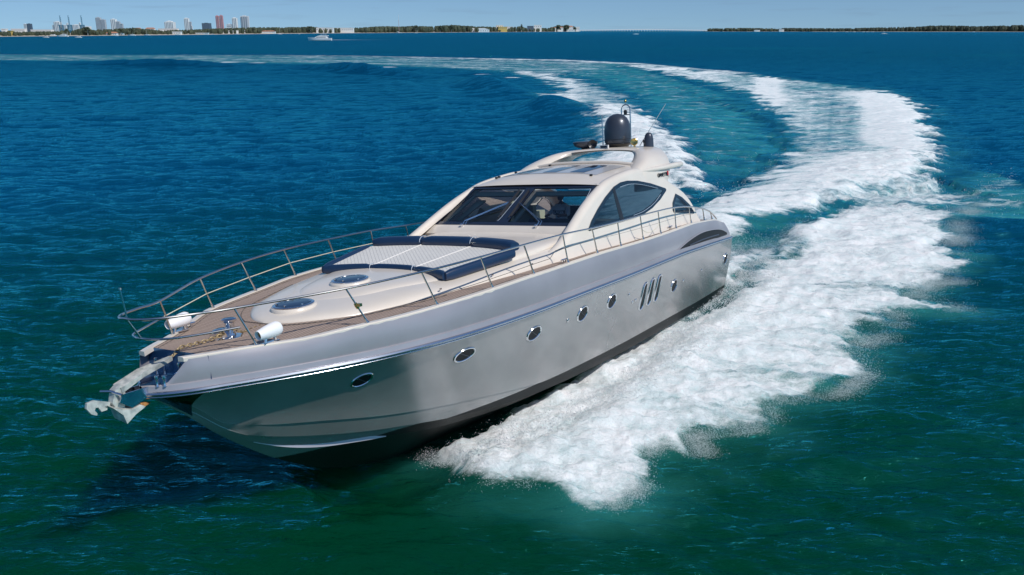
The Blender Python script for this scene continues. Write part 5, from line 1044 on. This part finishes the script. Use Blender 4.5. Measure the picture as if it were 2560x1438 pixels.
# bridge
Yb = 6000; P = [(x, at(x, Yb, y)) for x, y in [(1447, 75.8), (1500, 75.2), (1580, 74.0), (1640, 73.8), (1700, 75.0), (1768, 76.2)]]; P = [(q[0], z) for _, q, z in [(x, at(x, Yb, y)[0:2], at(x, Yb, y)[1]) for x, y in [(1447, 75.8), (1500, 75.2), (1580, 74.0), (1640, 73.8), (1700, 75.0), (1768, 76.2)]]]
br = empty('road_bridge', 'long pale road bridge on many piers between the headland and the low island', 'bridge', (P[0][0], Yb, 0)); S = spline([(x-P[0][0], 0, z) for x, z in P], 8); rings = [[(x, -6, z-3.5), (x, -6, z+2.5), (x, 6, z+2.5), (x, 6, z-3.5)] for x, _, z in S]
MB().loft(rings, closed=True, cap=True).build('bridge_deck', M['bw'], br, 0)
for k in range(46): x = S[-1][0]*(k+.5)/46; z = float(np.interp(x, S[:, 0], S[:, 2])); MB().box((x-1.3, -5, -1), (x+1.3, 5, z-2.2)).build('pier', M['bw'], br, 0)
# boats
def motorboat(px, py, wpx, label, kind='motor_boat', fly=True, group='boats moored off the beach', flip=False):
    g = gp(px, py); l = wpx*g.y/FF/math.cos(0); s = -1 if flip else 1; r_ = empty(kind, label, 'boat', (g.x, g.y, .0), group); w_ = l*.13; h = l*.10
    rings = []
    for t in np.linspace(0, 1, 9):
        x = (-.5+t)*l*s*-1; b_ = w_*(1 if t < .5 else max(.02, 1-((t-.5)/.5)**2.2)); hz = h*(1+.35*t**2); xo = -s*l*.05*t*t
        rings.append([(x, -b_*.2, -.3*h), (x+xo*.4, -b_*.85, .15*h), (x+xo, -b_, hz), (x+xo, b_, hz), (x+xo*.4, b_*.85, .15*h), (x, b_*.2, -.3*h)])
    MB().loft(rings, closed=True, cap=True).build('hull', M['boatw'], r_, 40)
    cab = [(-.34, 1.0), (-.30, 1.85), (.10, 1.95), (.27, 1.05)]; c = MB().prism([(-x*l*s, -w_*.75, z*h) for x, z in cab], [(-x*l*s, w_*.75, z*h) for x, z in cab]).build('cabin', M['boatw'], r_, 20)
    wn_ = [(-.28, 1.25), (-.26, 1.62), (.12, 1.66), (.19, 1.25)]; MB().prism([(-x*l*s, -w_*.77, z*h) for x, z in wn_], [(-x*l*s, w_*.77, z*h) for x, z in wn_]).build('cabin_window', M['pane'], c, 0)
    if fly:
        fb = [(-.38, 1.95), (-.36, 2.15), (-.02, 2.2), (.08, 1.95)]; f_ = MB().prism([(-x*l*s, -w_*.7, z*h) for x, z in fb], [(-x*l*s, w_*.7, z*h) for x, z in fb]).build('flybridge', M['boatw'], r_, 0)
        MB().box((min(.30*l*s, .02*l*s), -w_*.65, 2.75*h), (max(.30*l*s, .02*l*s), w_*.65, 2.85*h)).tube([(.25*l*s, -w_*.5, 2.1*h), (.25*l*s, -w_*.5, 2.8*h)], .03*h, 4).tube([(.06*l*s, w_*.5, 2.1*h), (.06*l*s, w_*.5, 2.8*h)], .03*h, 4).tube([(.15*l*s, 0, 2.8*h), (.15*l*s, 0, 3.7*h)], .04*h, 4).build('hardtop', M['boatw'], f_, 0)
    return r_
# bow points left for flip=False
motorboat(801, 101.5, 54, 'white flybridge yacht under way across the bay, trailing a thin wake', 'far_yacht', True, None)
for a in ((157, 92, 26, 'largest white yacht moored off the left beach'), (115, 94.5, 14, 'small grey motor boat left of the largest moored yacht'), (196, 94.5, 16, 'white motor boat moored right of the largest one'), (131, 90.5, 20, 'grey motor boat close in by the left beach'),
          (292, 90, 8, 'tiny boat off the gabled house'), (330, 89.5, 17, 'white motor boat moored off the middle beach'), (368, 88.6, 13, 'small motor boat right of the one off the middle beach'), (445, 87.8, 12, 'white motor boat near the boat house'),
          (530, 86.6, 10, 'small white boat moored below the left arcade'), (592, 86.4, 10, 'small white boat moored left of the sailing boats'), (748, 85.5, 5, 'tiny white dinghy left of the institute building')): motorboat(*a, fly=a[2] > 20)
def sailboat(px, py, ytop, label):
    g = gp(px, py); X, zt = at(px, g.y, ytop); r_ = empty('sailing_boat', label, 'boat', (g.x, g.y, 0), 'sailing boats moored off the wooded shore'); l = zt*.75; w_ = l*.14
    rings = []
    for t in np.linspace(0, 1, 7): x = (-.5+t)*l; b_ = w_*max(.05, 1-abs(t-.42)**2*2.6); rings.append([(x, 0, -.4), (x, -b_, l*.06), (x, -b_, l*.09), (x, b_, l*.09), (x, b_, l*.06)])
    MB().loft(rings, closed=True, cap=True).box((-l*.15, -w_*.5, l*.09), (l*.15, w_*.5, l*.14)).build('hull', M['boatw'], r_, 30)
    MB().tube([(0, 0, 0), (0, 0, zt)], l*.014, 5).build('mast', M['bw'], r_); MB().tube([(0, 0, l*.2), (-l*.38, 0, l*.21)], l*.02, 5).build('boom', M['bw'], r_)
for a in ((700, 86, 71, 'sailing boat moored alone left of the far yacht'), (998, 83.2, 61, 'tallest masted sailing boat in front of the pine wood'), (1040, 83, 72, 'sailing boat right of the tallest masted one'), (367, 88.3, 74, 'sailing boat off the middle beach')): sailboat(*a)
for x, y, wp, lb, fl_ in ((1592, 86, 18, 'small speedboat throwing white spray below the bridge', True), (2208, 85, 18, 'small speedboat throwing white spray off the mangrove shore', False)):
    r_ = motorboat(x, y, wp*.5, lb, 'speedboat', False, 'speedboats far out', fl_); g = gp(x, y); l = wp*g.y/FF
    mb = MB(); rr = random.Random(int(x))
    for k in range(26): t = rr.random(); s_ = -1 if fl_ else 1; blob(mb, (s_*l*(.1+.55*t), (rr.random()-.5)*l*.15, l*.02+rr.random()*l*.05*(1-t)), l*.05*(1.2-t), l*.02*(1.2-t), k+int(x))
    o = mb.build('speedboat_spray', M['spray'], None, 0, recalc=False); o.location = (g.x, g.y, 0); tag(o, 'white spray trailing behind the %s speedboat' % ('bridge' if x < 2000 else 'mangrove'), 'spray', None, 'stuff')
for i, (x, lb) in enumerate(((2085, 'leftmost small boat of the moored row by the mangroves'), (2117, 'small white boat second in the mangrove row'), (2135, 'white boat in the middle left of the mangrove row'), (2158, 'white boat in the middle of the mangrove row'), (2168, 'white boat just right of the middle of the mangrove row'), (2182, 'white boat near the right end of the mangrove row'), (2209, 'rightmost boat of the mangrove row'), (2434, 'lone white boat by the mangroves further right'))):
    motorboat(x, 80.4, 7, lb, 'moored_boat', False, 'boats moored by the mangroves')
